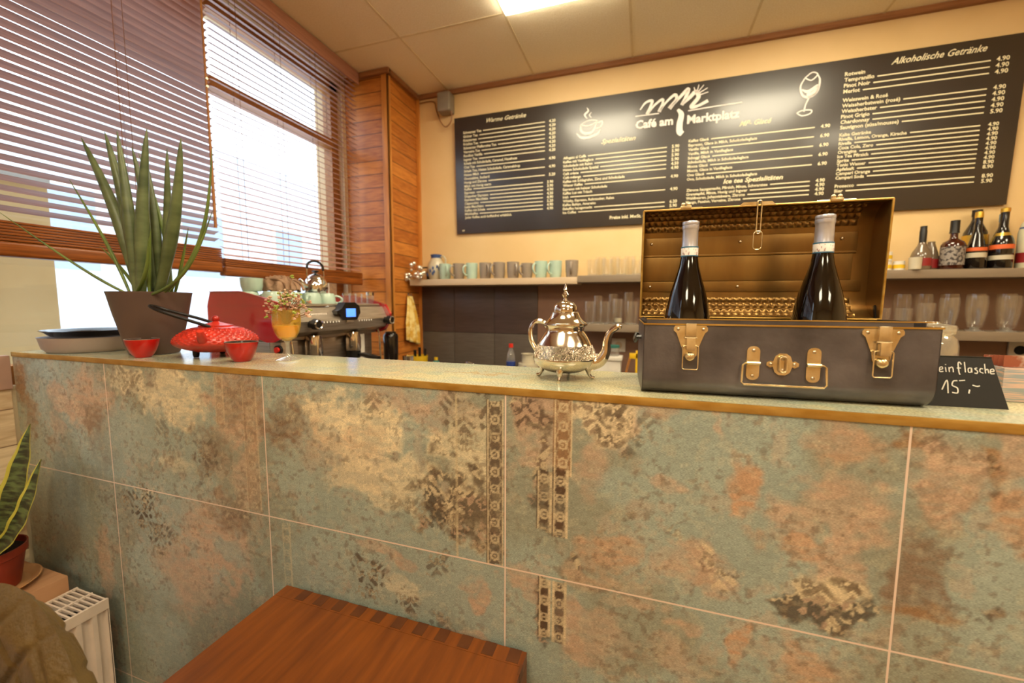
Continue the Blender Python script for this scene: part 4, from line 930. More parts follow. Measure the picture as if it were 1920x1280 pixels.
# chalk sign
sg = thing('chalk_sign', 'small black tent sign chalked with a wine bottle price', 'sign', (.4435, .8105, 1.1004), math.radians(3))
b = MB(); k_ = .020
def leaf_panel(b, s):
    x0, x1 = -.0215, .0805; h = .0765
    P0 = [(x0, -k_*s, 0), (x1, -k_*s, 0), (x1-.014, 0, h), (x0, 0, h)]
    n = .0012*s; P1 = [(p[0], p[1]+n, p[2]) for p in P0]
    b.rings([[Vector(p) for p in P0], [Vector(p) for p in P1]])
leaf_panel(b, 1); leaf_panel(b, -1); b.build('card', M['slate'], sg, smooth=False)
tx = MB()
def up(pts, w=.0014):
    ribbon(tx, pts, w, 0, 6)
up([(.000, .057), (.004, .058), (.004, .061), (.001, .060), (.0005, .054), (.005, .054)]); up([(-.019, .066), (-.0165, .054), (-.013, .063), (-.0095, .054), (-.006, .067)]); up([(.008, .061), (.0085, .0535)]); up([(.0085, .0645), (.0087, .0655)])
up([(.0125, .061), (.0125, .0535)]); up([(.0125, .059), (.016, .0615), (.0175, .059), (.0175, .0535)])
up([(.0285, .066), (.0265, .0695), (.0245, .067), (.0245, .054), (.0255, .050)], .0016); up([(.0222, .060), (.0275, .0605)])
up([(.0325, .070), (.0325, .054)]); up([(.040, .061), (.0365, .060), (.0365, .0545), (.0395, .055), (.0405, .061), (.0405, .054)])
up([(.0475, .0615), (.0445, .060), (.0475, .0565), (.0465, .053), (.0435, .0535)]); up([(.0545, .060), (.0515, .0605), (.0505, .056), (.0545, .0535)])
up([(.057, .068), (.057, .0535)]); up([(.057, .058), (.060, .060), (.061, .054)]); up([(.0635, .0565), (.0675, .0575), (.0665, .0605), (.0635, .059), (.0635, .0535), (.068, .0535)])
up([(.001, .0255), (.0085, .0405), (.0085, .0205)], .0017); up([(.0215, .0405), (.0165, .0395), (.0145, .033), (.0205, .029), (.020, .0215), (.0135, .022)], .0017); up([(.0235, .0405), (.031, .0415)], .0015)
up([(.0355, .0275), (.034, .0215)], .0019); up([(.0395, .0345), (.045, .033), (.0485, .034)], .0015)
o = tx.build('chalk_writing', M['chalk'], sg, smooth=False)
o.matrix_local = Matrix.Translation((0, -k_-.0007, 0)) @ Matrix.Rotation(-math.atan2(k_, .0765), 4, 'X')

# brochure box
t = thing('brochure_box', 'open box of striped brochures behind the chalk sign', 'brochures', (.558, .862, 1.1004))
b = MB(); b.box(0, 0, 0, .12, .06, .055, bev=.001); b.build('box_body', mat('striped_brochure', 'c9a898', .5, col2='8f9698', scale=60, stretch=(.2, 1, 6), contrast=(.47, .53)), t)
b = MB()
for i in range(5): b.box(.002, .006+i*.010, .056, .118, .0075+i*.010, .075-.001*i)
b.build('brochures', mat('brochure_paper', 'd8cdbd', .6, col2='8e4a30', scale=25, contrast=(.45, .6)), t)
# ------------------------------------------------------------------ espresso machine
em = thing('espresso_machine', 'red and steel espresso machine with a blue lit display', 'coffee machine', (-1.70, 1.19, .8004))
side = [(.02, .497), (.185, .497), (.30, .474), (.385, .45), (.402, .425), (.418, .40), (.405, .352), (.385, .318), (.35, .302), (.31, .300), (.27, .312), (.23, .318), (.0, .296), (.0, .44)]
MB().prism(side, 0, .020).build('side_panel', M['mred'], em)
MB().prism(side, .650, .670).build('side_panel', M['mred'], em)
b = MB(); b.box(.012, -.003, .443, .385, -.0005, .447); b.tube([(.02, -.002, .498), (.185, -.002, .498), (.30, -.002, .475), (.385, -.002, .451)], .0025, n=6); b.build('side_trim', M['mred'], em)
MB().box(.03, .02, .02, .30, .65, .30, bev=.004).build('body', M['steel'], em)
MB().box(.02, .021, .30, .33, .649, .440, bev=.003).build('boiler_housing', M['steel'], em)
b = MB(); b.box(.02, .021, .441, .36, .649, .4455, bev=.001)
b.tube([(.355, .025, .448), (.355, .645, .448)], .0035, n=8); b.build('cup_tray', M['steel'], em)
b = MB(); b.prism([(.325, .4405), (.372, .438), (.384, .42), (.404, .378), (.392, .335), (.33, .312)], .021, .649); b.build('front_panel', M['steel'], em)
b = MB(); b.box(.372, .03, .437, .3765, .26, .4455, bev=.001)
for k in range(22): b.box(.384, .04+k*.009, .402, .392, .044+k*.009, .412)
b.build('vent_slots', M['chrome'], em)
b = MB(); b.prism([(.27, .405), (.30, .405), (.312, .378), (.40, .378), (.425, .41), (.42, .44), (.39, .458), (.325, .458), (.30, .43), (.27, .42)], .372, .412, 'x'); b.build('display_housing', M['black'], em)
MB().box(.4125, .327, .392, .4145, .388, .430).build('display', M['lcd'], em)
MB().box(.400, .335, .366, .409, .385, .376, bev=.001).build('name_plate', M['steel'], em)
for yy in (.13, .632):
    b = MB(); b.tube([(.39, yy, .368), (.425, yy-.004, .368)], .016, n=20); b.tube([(.425, yy-.004, .368), (.448, yy-.006, .368)], [.023, .021], n=20); b.build('steam_knob', M['black'], em)
    b = MB(); b.tube([(.449, yy-.006+.018*math.cos(a), .368+.018*math.sin(a)) for a in np.linspace(0, 2*PI, 24, endpoint=False)], .003, n=6, closed=True); b.build('knob_ring', M['chrome'], em)
for y0 in (.20, .425):
    for k in range(6): MB().sph((.4045, y0+k*.018, .372), .0045, 8, 6, (.4, 1, 1)).build('button', M['label_white'], em)
for yy in (.20, .45):
    b = MB(); b.lathe([(.034, .225), (.036, .24), (.036, .285), (.030, .315)], 24, (.345, yy, 0)); b.build('group_head', M['chrome'], em)
    b = MB(); b.lathe([(.026, .185), (.033, .19), (.034, .222)], 24, (.345, yy, 0)); b.tube([(.375, yy, .205), (.41, yy-.004, .205), (.50, yy-.014, .19)], [.009, .012, .014], n=12); b.build('portafilter', M['black'], em)
for yy in (.06, .62): MB().tube(bez([(.36, yy, .33), (.372, yy, .28), (.375, yy, .20), (.385, yy, .10)], 5), .0045, n=8).build('steam_wand', M['chrome'], em)
MB().box(.31, .49, .02, .345, .535, .30, bev=.003).build('side_column', M['white'], em)
b = MB(); b.box(.30, .03, .02, .41, .64, .075, bev=.004); b.build('drip_tray', M['steel'], em)
b = MB(); b.box(.302, .02, .075, .36, .10, .30, bev=.002); b.build('front_foot', M['steel'], em)
b = MB(); b.tube([(.35, .021, .272), (.35, .010, .272)], .018, n=16); b.build('switch_base', M['black'], em)
b = MB(); b.tube([(.352, .012, .272), (.352, .002, .272)], .011, n=16); b.build('red_switch', M['red_p'], em)

# cups on the machine
def mug(loc, rz, mm, label, r=.038, h=.098, cat='mug', group='mint and taupe mugs on the pale shelf', name='mug'):
    t = thing(name, label, cat, loc, rz, group)
    MB().lathe([(r*.72, 0), (r*.80, .001), (r*.86, .006), (r*.96, h*.4), (r, h*.9), (r*1.01, h), (r*.97, h), (r*.93, h*.88), (r*.86, h*.3), (r*.6, .008), (.002, .006)], 28).build('cup_body', mm, t)
    b = MB(); b.tube(bez([(r*.97, 0, h*.82), (r*1.30, 0, h*.84), (r*1.62, 0, h*.66), (r*1.58, 0, h*.42), (r*1.2, 0, h*.25), (r*.9, 0, h*.24)], 5), .0052, n=8, flat=1.3); b.build('handle', mm, t)
    return t
zt = .8004+.4457
def flat_cup(loc, rz, tilt, label, s=1.0, inverted=True):
    t = mug(loc, rz, M['mint'], label, .042*s, .055*s, 'cup', 'mint coffee cups stacked on the machine', 'coffee_cup')
    if inverted: t.rotation_euler = (PI+tilt, 0, rz)
    else: t.rotation_euler = (tilt, 0, rz)
    return t
h_ = .055
flat_cup((-1.56, 1.262, zt+.0553), 2.9, 0, 'mint cup upside down at the window end of the machine top')
flat_cup((-1.555, 1.275, zt+.0555), 2.2, 0, 'mint cup standing on the upturned one, handle towards the bar', inverted=False)
flat_cup((-1.455, 1.285, zt+.0553), 3.3, 0, 'mint cup upside down just behind the red end panel')
flat_cup((-1.46, 1.385, zt+.0553), 4.2, 0, 'upturned mint cup under the sand-coloured cloth')
flat_cup((-1.56, 1.385, zt+.0553), 1.2, 0, 'upturned mint cup at the back of the machine, under the cloth')
flat_cup((-1.445, 1.48, zt+.0553), 5.2, 0, 'upturned mint cup in front of the steel kettle')
flat_cup((-1.56, 1.50, zt+.0553), 2.0, 0, 'upturned mint cup below the steel kettle')
flat_cup((-1.45, 1.575, zt+.0553), .8, 0, 'upturned mint cup beside the row of small glasses')
flat_cup((-1.55, 1.60, zt+.0553), 2.6, 0, 'upturned mint cup at the back below the kettle spout')
# folded cloth
t = thing('folded_cloth', 'crumpled sand-coloured cloth lying on the upturned cups', 'cloth', (-1.545, 1.405, zt+.0555))
b = MB()
def CF(i, j):
    a = 2*PI*i; q = j; r = .085*math.sin(PI*q*.5)**.7 if q < 1 else .085
    wv = 1+.10*math.sin(5*a+6*q)+.06*math.sin(11*a-3*q)
    z = .066*math.cos(PI*q*.5)**.75 + .006*math.sin(9*a+12*q) + .005*math.sin(17*q*3+4*a)
    return Vector((r*.85*wv*math.cos(a), r*1.0*wv*math.sin(a), max(z, .001)))
b.grid(CF, 73, 26); b.build('fabric', M['linen'], t)
b = MB()
for k in range(4):
    yy = -.05+k*.03; b.tube(bez([(.0, yy-.02, .066-.006*abs(k-1.5)), (.04, yy, .055), (.065, yy+.015, .035), (.078, yy+.012, .010)], 6), .006, n=8)
b.build('folds', M['linen'], t)
# steel kettle
t = thing('tea_kettle', 'polished steel kettle with a black hoop handle on top of the machine', 'kettle', (-1.50, 1.565, zt+.0560))
MB().lathe([(.040, 0), (.050, .002), (.055, .02), (.053, .045), (.046, .062), (.040, .068)], 36).build('body', M['chrome'], t)
MB().lathe([(.041, .068), (.038, .074), (.026, .084), (.010, .091)], 32).build('lid', M['chrome'], t)
MB().lathe([(.006, .090), (.005, .098), (.015, .101), (.016, .106), (.010, .108)], 20).build('knob', M['black'], t)
b = MB(); b.tube([(0, -.048, .05), (0, -.053, .09), (0, -.050, .118)], .0028, n=8); b.tube([(0, .048, .05), (0, .053, .09), (0, .050, .118)], .0028, n=8); b.build('handle_post', M['chrome'], t)
MB().tube(bez([(0, -.050, .112), (0, -.045, .135), (0, -.015, .150), (0, .02, .149), (0, .046, .132), (0, .050, .110)], 5), .0055, n=10).build('hoop_handle', M['black'], t)
MB().tube([(-.0, -.045, .028), (-.006, -.068, .04), (-.010, -.085, .062)], [.011, .008, .006], n=10).build('spout', M['chrome'], t)
def tumbler(loc, label, r, h, group, rz=0, kind='tumbler'):
    t = thing(kind, label, 'glass', loc, rz, group)
    n = 20
    if kind == 'tumbler': pr = [(r*.84, .004), (r*.86, .012), (r*.94, h*.5), (r, h), (r*.965, h), (r*.90, h*.5), (r*.80, .012)]
    elif kind == 'beer_glass': pr = [(r*.66, .018), (r*.74, h*.2), (r*.95, h*.5), (r, h*.8), (r*.93, h), (r*.90, h), (r*.965, h*.8), (r*.90, h*.5), (r*.68, h*.2)]
    MB().lathe(pr, n, cap0=True, cap1=False).build('glass_wall', M['glass'], t)
    if kind == 'beer_glass': MB().lathe([(r*.85, 0), (r*.86, .003), (r*.35, .010), (r*.40, .016), (r*.66, .0185)], n).build('glass_foot', M['glass_base'], t)
    else: MB().lathe([(r*.80, 0), (r*.84, .002), (r*.85, .010), (r*.3, .0118)], n).build('glass_foot', M['glass_base'], t)
    return t
for i, yy in enumerate((1.655, 1.70, 1.745, 1.79)):
    tumbler((-1.40, yy, zt), ['small glass on the machine beside the mint cups', 'second small glass behind the machine display', 'third small glass of the row on the machine', 'last small glass at the pillar end of the machine'][i], .019, .058, 'small glasses on the machine')
t = thing('sugar_shaker', 'small glass shaker with a steel lid at the end of the machine top', 'shaker', (-1.395, 1.83, zt))
MB().lathe([(.018, 0), (.019, .002), (.019, .05)], 20).build('glass_wall', M['glass_base'], t); MB().lathe([(.02, .05), (.02, .066), (.012, .070)], 20).build('lid', M['chrome'], t)
# things beside the machine
t = thing('coffee_grinder', 'dark glass jar on a black base between the machine and the pillar', 'jar', (-1.36, 1.955, .8004))
MB().lathe([(.035, 0), (.036, .09), (.030, .10)], 24).build('base', M['black'], t); MB().lathe([(.032, .10), (.040, .14), (.042, .27), (.036, .285)], 24).build('jar_body', M['dkbottle'], t); MB().lathe([(.03, .285), (.03, .295), (.004, .297)], 20).build('lid', M['black'], t)
t = thing('milk_jug', 'small steel milk jug beside the dark jar', 'jug', (-1.265, 1.98, .8004))
MB().lathe([(.032, 0), (.034, .003), (.036, .06), (.028, .12), (.031, .16)], 24).build('body', M['chrome'], t); MB().tube(bez([(.03, 0, .13), (.055, 0, .12), (.055, 0, .06), (.034, 0, .04)], 5), .004, n=8).build('handle', M['chrome'], t)

# yellow towel on the pillar
t = thing('tea_towel', 'yellow and white patterned towel hanging on the pine pillar', 'towel', (-1.545, 2.44, 1.305))
b = MB()
def TF(i, j):
    wy = .030+.055*min(1, j*1.6); yy = (i-.5)*2*wy + .035*j*0 + .03*j
    return Vector((.012+.012*math.sin(i*13)*min(1, j*3)+.018*j*(1-j), yy, -.30*j - (.045*i*j)))
b.grid(TF, 40, 24); tw = b.build('fabric', M['yellow_cloth'], t)
so = tw.modifiers.new('thick', 'SOLIDIFY'); so.thickness = .005; so.offset = 1
b = MB(); b.box(-.0045, -.008, -.004, .0, .008, .02, bev=.001); b.tube([(-.001, 0, .008), (.02, 0, .006), (.024, 0, .016)], .003, n=8); b.build('hook', M['chrome'], t)
# cleaning things in the corner
t = thing('cleaning_bucket', 'yellow basket with black handled tools under the hanging towel', 'basket', (-1.46, 2.42, .8004))
MB().lathe([(.045, 0), (.052, .004), (.062, .10), (.060, .10), (.05, .01)], 24).build('basket_body', M['yellow'], t)
b = MB(); b.tube([(.02, -.02, .02), (.024, -.03, .16)], .010, n=8); b.tube([(-.01, -.025, .02), (-.012, -.03, .14)], .010, n=8); b.tube([(.045, 0, .03), (.05, 0, .15)], .008, n=8); b.build('tool_handles', M['black'], t)
t = thing('spray_bottle', 'small teal bottle with yellow cap beside the yellow basket', 'bottle', (-1.345, 2.45, .8004))
MB().lathe([(.022, 0), (.025, .003), (.025, .055), (.012, .07)], 20).build('body', M['teal_p'], t); MB().lathe([(.013, .068), (.013, .088)], 14).build('cap', M['yellow'], t)
t = thing('tap', 'chrome tap end just above the counter edge before the dark tiles', 'tap', (-1.10, 2.40, .8004))
b = MB(); b.tube(bez([(0, 0, 0), (0, 0, .055), (.015, 0, .072), (.05, 0, .062), (.055, 0, .05)], 5), .008, n=10); b.build('spout', M['chrome'], t)
t = thing('water_bottle', 'clear plastic bottle with red cap and blue label', 'bottle', (-.765, 2.33, .8004))
MB().lathe([(.024, 0), (.028, .004), (.028, .12), (.022, .155), (.012, .18), (.011, .195)], 24).build('body', M['glass_base'], t); MB().lathe([(.0285, .04), (.0285, .105)], 24).build('label', M['blue_p'], t); MB().lathe([(.0135, .19), (.0135, .212), (.004, .213)], 16).build('cap', M['red_p'], t)
t = thing('stoneware_pot', 'cream stoneware pot with a blue motif beside the plastic bottle', 'pot', (-.655, 2.33, .8004))
MB().lathe([(.04, 0), (.05, .004), (.064, .06), (.06, .10), (.040, .098), (.038, .15), (.044, .156), (.036, .156), (.034, .13)], 32).build('body', M['stone'], t)
b = MB(); b.tube([(.012*math.cos(a), -.0645+.002*abs(math.cos(a)), .075+.012*math.sin(a)) for a in np.linspace(0, 2*PI, 16, endpoint=False)], .0018, n=6, closed=True); b.build('blue_ring', M['cobalt'], t)
t = thing('storage_box', 'white lidded storage box behind the teapot spout', 'box', (-.185, 2.28, .8004))
MB().box(-.075, -.05, 0, .075, .05, .150, bev=.006).build('box_body', M['white'], t); MB().box(-.082, -.056, .150, .082, .056, .172, bev=.004).build('lid', M['white'], t)
t = thing('storage_jar', 'glass jar with green lid standing on the white box', 'jar', (-.155, 2.28, .9726))
MB().lathe([(.03, 0), (.034, .003), (.034, .045)], 24).build('jar_body', M['glass_base'], t); MB().lathe([(.035, .045), (.035, .058), (.004, .059)], 24).build('lid', M['teal_p'], t)
t = thing('kitchen_tool', 'yellow folding tool leaning beside the metal case', 'tool', (-.045, 2.28, .8004))
b = MB(); b.box(.01, -.006, 0, .022, .006, .205, bev=.002); b.box(-.022, -.006, .16, .022, .006, .19, bev=.002); b.build('frame', M['yellow'], t)
b = MB(); b.tube([(-.055, 0, .004), (-.018, 0, .17)], .006, n=8); b.build('leg', M['frame_wood'], t)
# sockets
for x, z, lb, blk in ((-.145, 1.0, 'white wall socket below the lower shelf behind the teapot', 0), (1.735, 1.0425, 'wall socket with a dark opening above the brochures', 1)):
    t = thing('wall_socket', lb, 'socket', (x, YB-.004, z)); a_ = .042
    MB().box(-a_, -.010, -a_, a_, -.0005, a_, bev=.003).build('cover', M['white'], t)
    MB().tube([(0, -.0105, 0), (0, -.012, 0)], .022, n=20).build('opening', M['dark_hole'] if blk else M['shelf_pale'], t)

# ------------------------------------------------------------------ upper shelves
ZS = 1.4174
mc = ['mint', 'taupe', 'mint', 'taupe', 'taupe', 'taupe', 'taupe', 'mint', 'mint', 'taupe']
ml = ['mint mug nearest the blue and white stoneware jug', 'taupe mug, second from the stoneware jug', 'mint mug standing between two taupe mugs', 'taupe mug, fourth from the stoneware jug', 'taupe mug in the middle of the row, fifth from the jug', 'taupe mug, sixth from the stoneware jug', 'shorter taupe mug beside the pair of mint mugs', 'mint mug, first of the pair near the tumblers', 'mint mug, second of the pair near the tumblers', 'taupe mug at the tumbler end of the row']
for i, x in enumerate((-1.294, -1.191, -1.097, -1.0, -.904, -.809, -.716, -.624, -.531, -.430)):
    mug((x, 2.50, ZS), (-.9 if i in (0, 5, 3) else -2.2) if i not in (9,) else -1.5, M[mc[i]], ml[i], .040 if i != 6 else .037, .104 if i != 6 else .094)
t = thing('stoneware_jug', 'cream stoneware jug with blue painting on the pale shelf', 'jug', (-1.385, 2.545, ZS))
P_ = bez([(r, 0, z) for r, z in [(.040, 0), (.046, .004), (.058, .04), (.062, .075), (.052, .115), (.036, .145), (.034, .165), (.038, .172)]], 4)
MB().lathe([(p.x, p.z) for p in P_], 36).build('body', M['stone'], t)
MB().lathe([(.0358, .150), (.0362, .160), (.040, .173), (.036, .175)], 30).build('neck_band', M['cobalt'], t)
b = MB(); b.tube(bez([(.033, 0, .155), (.055, 0, .162), (.072, 0, .14), (.066, 0, .105), (.054, 0, .092)], 5), .006, n=8); b.build('handle', M['stone'], t)
b = MB(); rd = random.Random(2)
for k in range(9): a = -PI/2+rd.uniform(-1.1, .9); z = rd.uniform(.03, .11); b.sph((.0605*math.cos(a)*(1-.25*(z > .09)), .0605*math.sin(a)*(1-.25*(z > .09)), z), .010, 8, 6, (.7, .7, 1.3))
b.build('blue_painting', M['cobalt'], t)
# metal whisks / balls at the shelf end
t = thing('silver_ornaments', 'bunch of shiny silver balls on wires at the pillar end of the shelf', 'ornament', (-1.492, 2.465, ZS))
b = MB(); w_ = MB(); rd = random.Random(4)
for k in range(26):
    p = Vector((rd.uniform(-.085, .07), rd.uniform(-.06, .02), rd.uniform(.008, .085)))
    if p.x < -.0: p.z += -.10*abs(p.x)/.085+.03
    if p.x < -.035: p.z = min(p.z, .07)
    p.z = max(p.z, .013) if p.x > -.045 else p.z
    if p.x < -.055 : p.x = -.055+rd.uniform(-.003, .0)
    b.sph(p, rd.uniform(.012, .0165), 12, 8); w_.tube([p, Vector((.035, 0, .004))], .001, n=4)
b.build('balls', M['balls'], t); w_.build('wires', M['chrome'], t)
t = thing('ladle', 'black handled ladle lying on the shelf between silver balls and jug', 'ladle', (-1.475, 2.555, ZS+.002))
MB().tube([(-.05, 0, .085), (.0, 0, .088), (.03, .0, .085)], .005, n=8).build('handle', M['black'], t); MB().lathe([(.012, 0), (.014, .05), (.003, .09)], 12, (.02, 0, -.001)).build('stand', M['black'], t)
# tumblers on the upper taupe shelf
ul = ['nearest the taupe mug', 'second from the mugs', 'third from the mugs', 'fourth from the mugs', 'fifth from the mugs', 'half hidden by the case lid']
ZU = 1.4254
for i, (x, r, h) in enumerate(((-.303, .035, .098), (-.218, .035, .098), (-.135, .034, .098), (-.048, .032, .09), (.035, .032, .09), (.118, .034, .11))):
    tumbler((x, 2.50, ZU), 'clear tumbler on the upper taupe shelf, '+ul[i], r, h, 'clear tumblers on the upper taupe shelf')
ub = ['behind the first', 'behind the second', 'behind the third', 'behind the fourth']
for i, x in enumerate((-.262, -.178, -.09, -.004)):
    tumbler((x, 2.575, ZU), 'clear tumbler in the back row on the upper taupe shelf, '+ub[i], .033, .12, 'clear tumblers on the upper taupe shelf')
# glasses on the lower shelf near the teapot
ZL = 1.1374
for i, (x, y, r, h, k) in enumerate(((-.308, 2.45, .036, .135, 'tumbler'), (-.222, 2.45, .034, .135, 'tumbler'), (-.148, 2.45, .034, .15, 'tumbler'), (-.066, 2.45, .038, .135, 'tumbler'), (-.27, 2.54, .032, .17, 'tumbler'), (-.18, 2.54, .032, .18, 'tumbler'), (-.09, 2.54, .032, .19, 'tumbler'), (.012, 2.46, .034, .14, 'tumbler'))):
    tumbler((x, y, ZL), 'clear tall glass on the lower shelf behind the teapot, ' + ['first from the shelf end', 'second from the shelf end', 'third from the shelf end', 'wider, beside the case lid', 'back row above the first', 'back row, the middle one', 'tallest of the back row', 'half covered by the lid'][i], r, h, 'glasses on the lower shelf near the teapot')
# candle glass inside
t = thing('tea_light', 'small pale candle inside a glass on the lower shelf', 'candle', (-.142, 2.45, ZL+.013)); MB().lathe([(.012, 0), (.020, .001), (.020, .024), (.003, .024)], 16).build('wax', M['stone'], t)
# glasses to the right of the case
rl = [(1.03, .033, .10, 'tumbler'), (1.115, .034, .105, 'tumbler'), (1.20, .034, .105, 'tumbler'), (1.285, .034, .13, 'tumbler'), (1.37, .036, .155, 'beer_glass'), (1.47, .038, .165, 'beer_glass'), (1.585, .038, .165, 'beer_glass'), (1.70, .038, .165, 'beer_glass'), (1.80, .038, .165, 'beer_glass')]
rn = ['first beyond the case lid', 'second beyond the case lid', 'third beyond the case lid', 'taller, fourth beyond the case lid', 'stemmed, fifth beyond the lid', 'stemmed, sixth beyond the lid', 'stemmed, seventh beyond the lid', 'stemmed, above the dark socket', 'stemmed, farthest along the shelf']
for i, (x, r, h, k) in enumerate(rl): tumbler((x, 2.46, ZL), 'clear glass on the lower shelf, '+rn[i], r, h, 'glasses on the lower shelf beyond the case', 0, k)
bn = ['first', 'second', 'third', 'fourth', 'fifth', 'sixth']
for i, x in enumerate((1.235, 1.32, 1.42, 1.52, 1.63, 1.74)): tumbler((x, 2.55, ZL), 'clear stemmed glass in the back row of the lower shelf, %s beyond the case lid' % bn[i], .037, .175, 'glasses on the lower shelf beyond the case', 0, 'beer_glass')
# spirit bottles and jars
def bottle(name, label, x, y, prof, body, parts, sx=1.0, n=28, square=False):
    t = thing(name, label, 'bottle', (x, y, ZU), -.5)
    MB().lathe(prof, 4 if False else n, M=Matrix.Diagonal((1, sx, 1, 1))).build('glass_body', body, t)
    for nm, pr, mt in parts: MB().lathe(pr, n, M=Matrix.Diagonal((1, sx, 1, 1))).build(nm, mt, t)
    return t
bottle('liqueur_bottle', 'slim smoky bottle with black neck and red striped label', 1.262, 2.49, [(.036, 0), (.039, .004), (.039, .065), (.034, .085), (.018, .115), (.0125, .135), (.012, .16)], M['clear_b'], [('neck_seal', [(.0135, .12), (.0138, .185), (.0125, .19), (.0125, .208), (.002, .209)], M['black']), ('label', [(.0394, .018), (.0394, .055)], M['lab_red'])])
bottle('liqueur_bottle', 'low smoky bottle with red label tucked between slim and square bottles', 1.325, 2.545, [(.030, 0), (.032, .004), (.032, .06), (.026, .09), (.014, .13), (.014, .14)], M['clear_b'], [('label', [(.0324, .012), (.0324, .055)], M['lab_red'])])
bottle('whisky_bottle', 'square-shouldered whisky bottle with a black printed label', 1.378, 2.49, [(.040, 0), (.042, .003), (.042, .115), (.036, .128), (.016, .142), (.0135, .15), (.0135, .17)], M['whisky'], [('label', [(.0425, .02), (.0425, .105)], M['lab_grey']), ('cap', [(.018, .17), (.0165, .178), (.0165, .228), (.003, .229)], M['black'])])
bottle('cream_liqueur_bottle', 'near-black liqueur bottle with orange banner and pale oval label', 1.462, 2.49, [(.034, 0), (.036, .004), (.036, .10), (.031, .098), (.019, .155), (.0135, .18), (.013, .235)], M['dkbottle'], [('label', [(.0364, .082), (.0364, .098)], M['lab_or']), ('oval_label', [(.0366, .052), (.0366, .074)], M['stone']), ('cap', [(.0145, .235), (.0145, .245), (.0135, .262), (.003, .263)], M['gold'])])
bottle('spirit_bottle', 'dark broad bottle half hidden behind the two liqueur bottles', 1.50, 2.57, [(.044, 0), (.046, .004), (.046, .13), (.040, .18), (.02, .225), (.016, .24), (.016, .255)], M['dkbottle'], [('label', [(.0464, .12), (.045, .165)], M['gold']), ('cap', [(.018, .255), (.018, .285), (.004, .286)], M['black'])])
bottle('cream_liqueur_bottle', 'near-black liqueur bottle with orange banner and gold collar', 1.552, 2.49, [(.037, 0), (.039, .004), (.039, .11), (.034, .135), (.02, .165), (.0145, .19), (.014, .255)], M['dkbottle'], [('label', [(.0394, .088), (.0394, .108)], M['lab_or']), ('oval_label', [(.0396, .04), (.0396, .06)], M['stone']), ('collar', [(.028, .148), (.022, .162)], M['gold']), ('cap', [(.0155, .255), (.0155, .272), (.003, .278)], M['gold'])])
bottle('spirit_bottle', 'thin bottle with blue cap behind the gold-collared liqueur bottle', 1.60, 2.575, [(.028, 0), (.03, .004), (.03, .15), (.014, .20), (.012, .225)], M['clear_b'], [('cap', [(.0135, .225), (.0135, .262), (.003, .263)], M['blue_band'])])
bottle('spirit_bottle', 'white spirit bottle with red cap and red banded label', 1.655, 2.49, [(.043, 0), (.045, .004), (.045, .16), (.038, .20), (.018, .235), (.015, .25)], M['cream_b'], [('label', [(.0455, .025), (.0455, .07)], M['lab_red']), ('emblem', [(.0448, .155), (.041, .185)], M['cobalt']), ('cap', [(.018, .25), (.018, .29), (.003, .291)], M['red_p'])])
yl = ['yellow labelled jar at the bottom of the little stack', 'yellow labelled jar on top of the little stack', 'yellow labelled jar beside the pale candle glass']
for i, (x, z) in enumerate(((1.125, 0), (1.125, .046), (1.178, 0))):
    t = thing('spice_jar', yl[i], 'jar', (x, 2.49, ZU+z), 0, 'small yellow labelled jars')
    MB().lathe([(.022, 0), (.0235, .002), (.0235, .034)], 20).build('jar_body', M['white'], t); MB().lathe([(.024, .010), (.024, .028)], 20).build('label', M['yellow'], t); MB().lathe([(.0225, .034), (.0225, .045), (.003, .0455)], 20).build('lid', M['white'], t)
t = thing('candle_glass', 'pale frosted candle glass between the yellow jars and the bottles', 'candle', (1.222, 2.45, ZU)); MB().lathe([(.020, 0), (.023, .002), (.024, .058), (.02, .058), (.018, .05)], 20).build('glass_body', M['stone'], t)

# ------------------------------------------------------------------ lower left: ledge, radiator, sansevieria
t = tag(MB().box(XL+.0135, -.9, 0, -1.575, .656, .459, bev=.003).build('window_ledge', M['ledge']), 'tan boarded ledge box below the window beside the radiator', 'ledge')
rt = thing('radiator', 'white panel radiator with a slotted grille beside the counter', 'radiator', (-1.4935, .668, 0))
L_r = .9; w2 = .0725
b = MB(); x1 = w2
def RF(i, j):
    y = -L_r*i; u = (y/.0333) % 1.0; d = .010*(0 if u < .38 else (math.sin((u-.38)/.62*PI)**.6))
    return Vector((x1-.001-d, y-.004, .12+.268*j))
b.grid(RF, 271, 4); b.build('fluted_front', M['radiator'], rt)
b = MB(); b.box(-w2, -L_r, .09, -w2+.002, 0, .41); b.box(-w2, -L_r, .09, x1-.012, -L_r+.002, .41); b.box(-w2, -.002, .09, x1-.001, 0, .41); b.box(x1-.003, -L_r, .388, x1, 0, .4175); b.box(x1-.003, -L_r, .09, x1, 0, .121); b.build('casing', M['radiator'], rt)
b = MB(); ng = 72
for i in range(ng+1): yy = -L_r+.004+i*(L_r-.010)/ng; b.box(-w2+.002, yy, .411, x1-.003, yy+.0042, .4165)
for xx in (-w2, -.003, x1-.008): b.box(xx, -L_r, .4112, xx+.007, 0, .4172)
b.build('top_grille', M['radiator'], rt)
MB().box(-w2+.004, -L_r+.004, .10, x1-.02, -.004, .35).build('inner_panel', M['dark_hole'], rt, smooth=False)
for yy in (-.85, -.06): MB().box(-.02, yy, 0, .02, yy+.03, .10).build('foot', M['radiator'], rt)

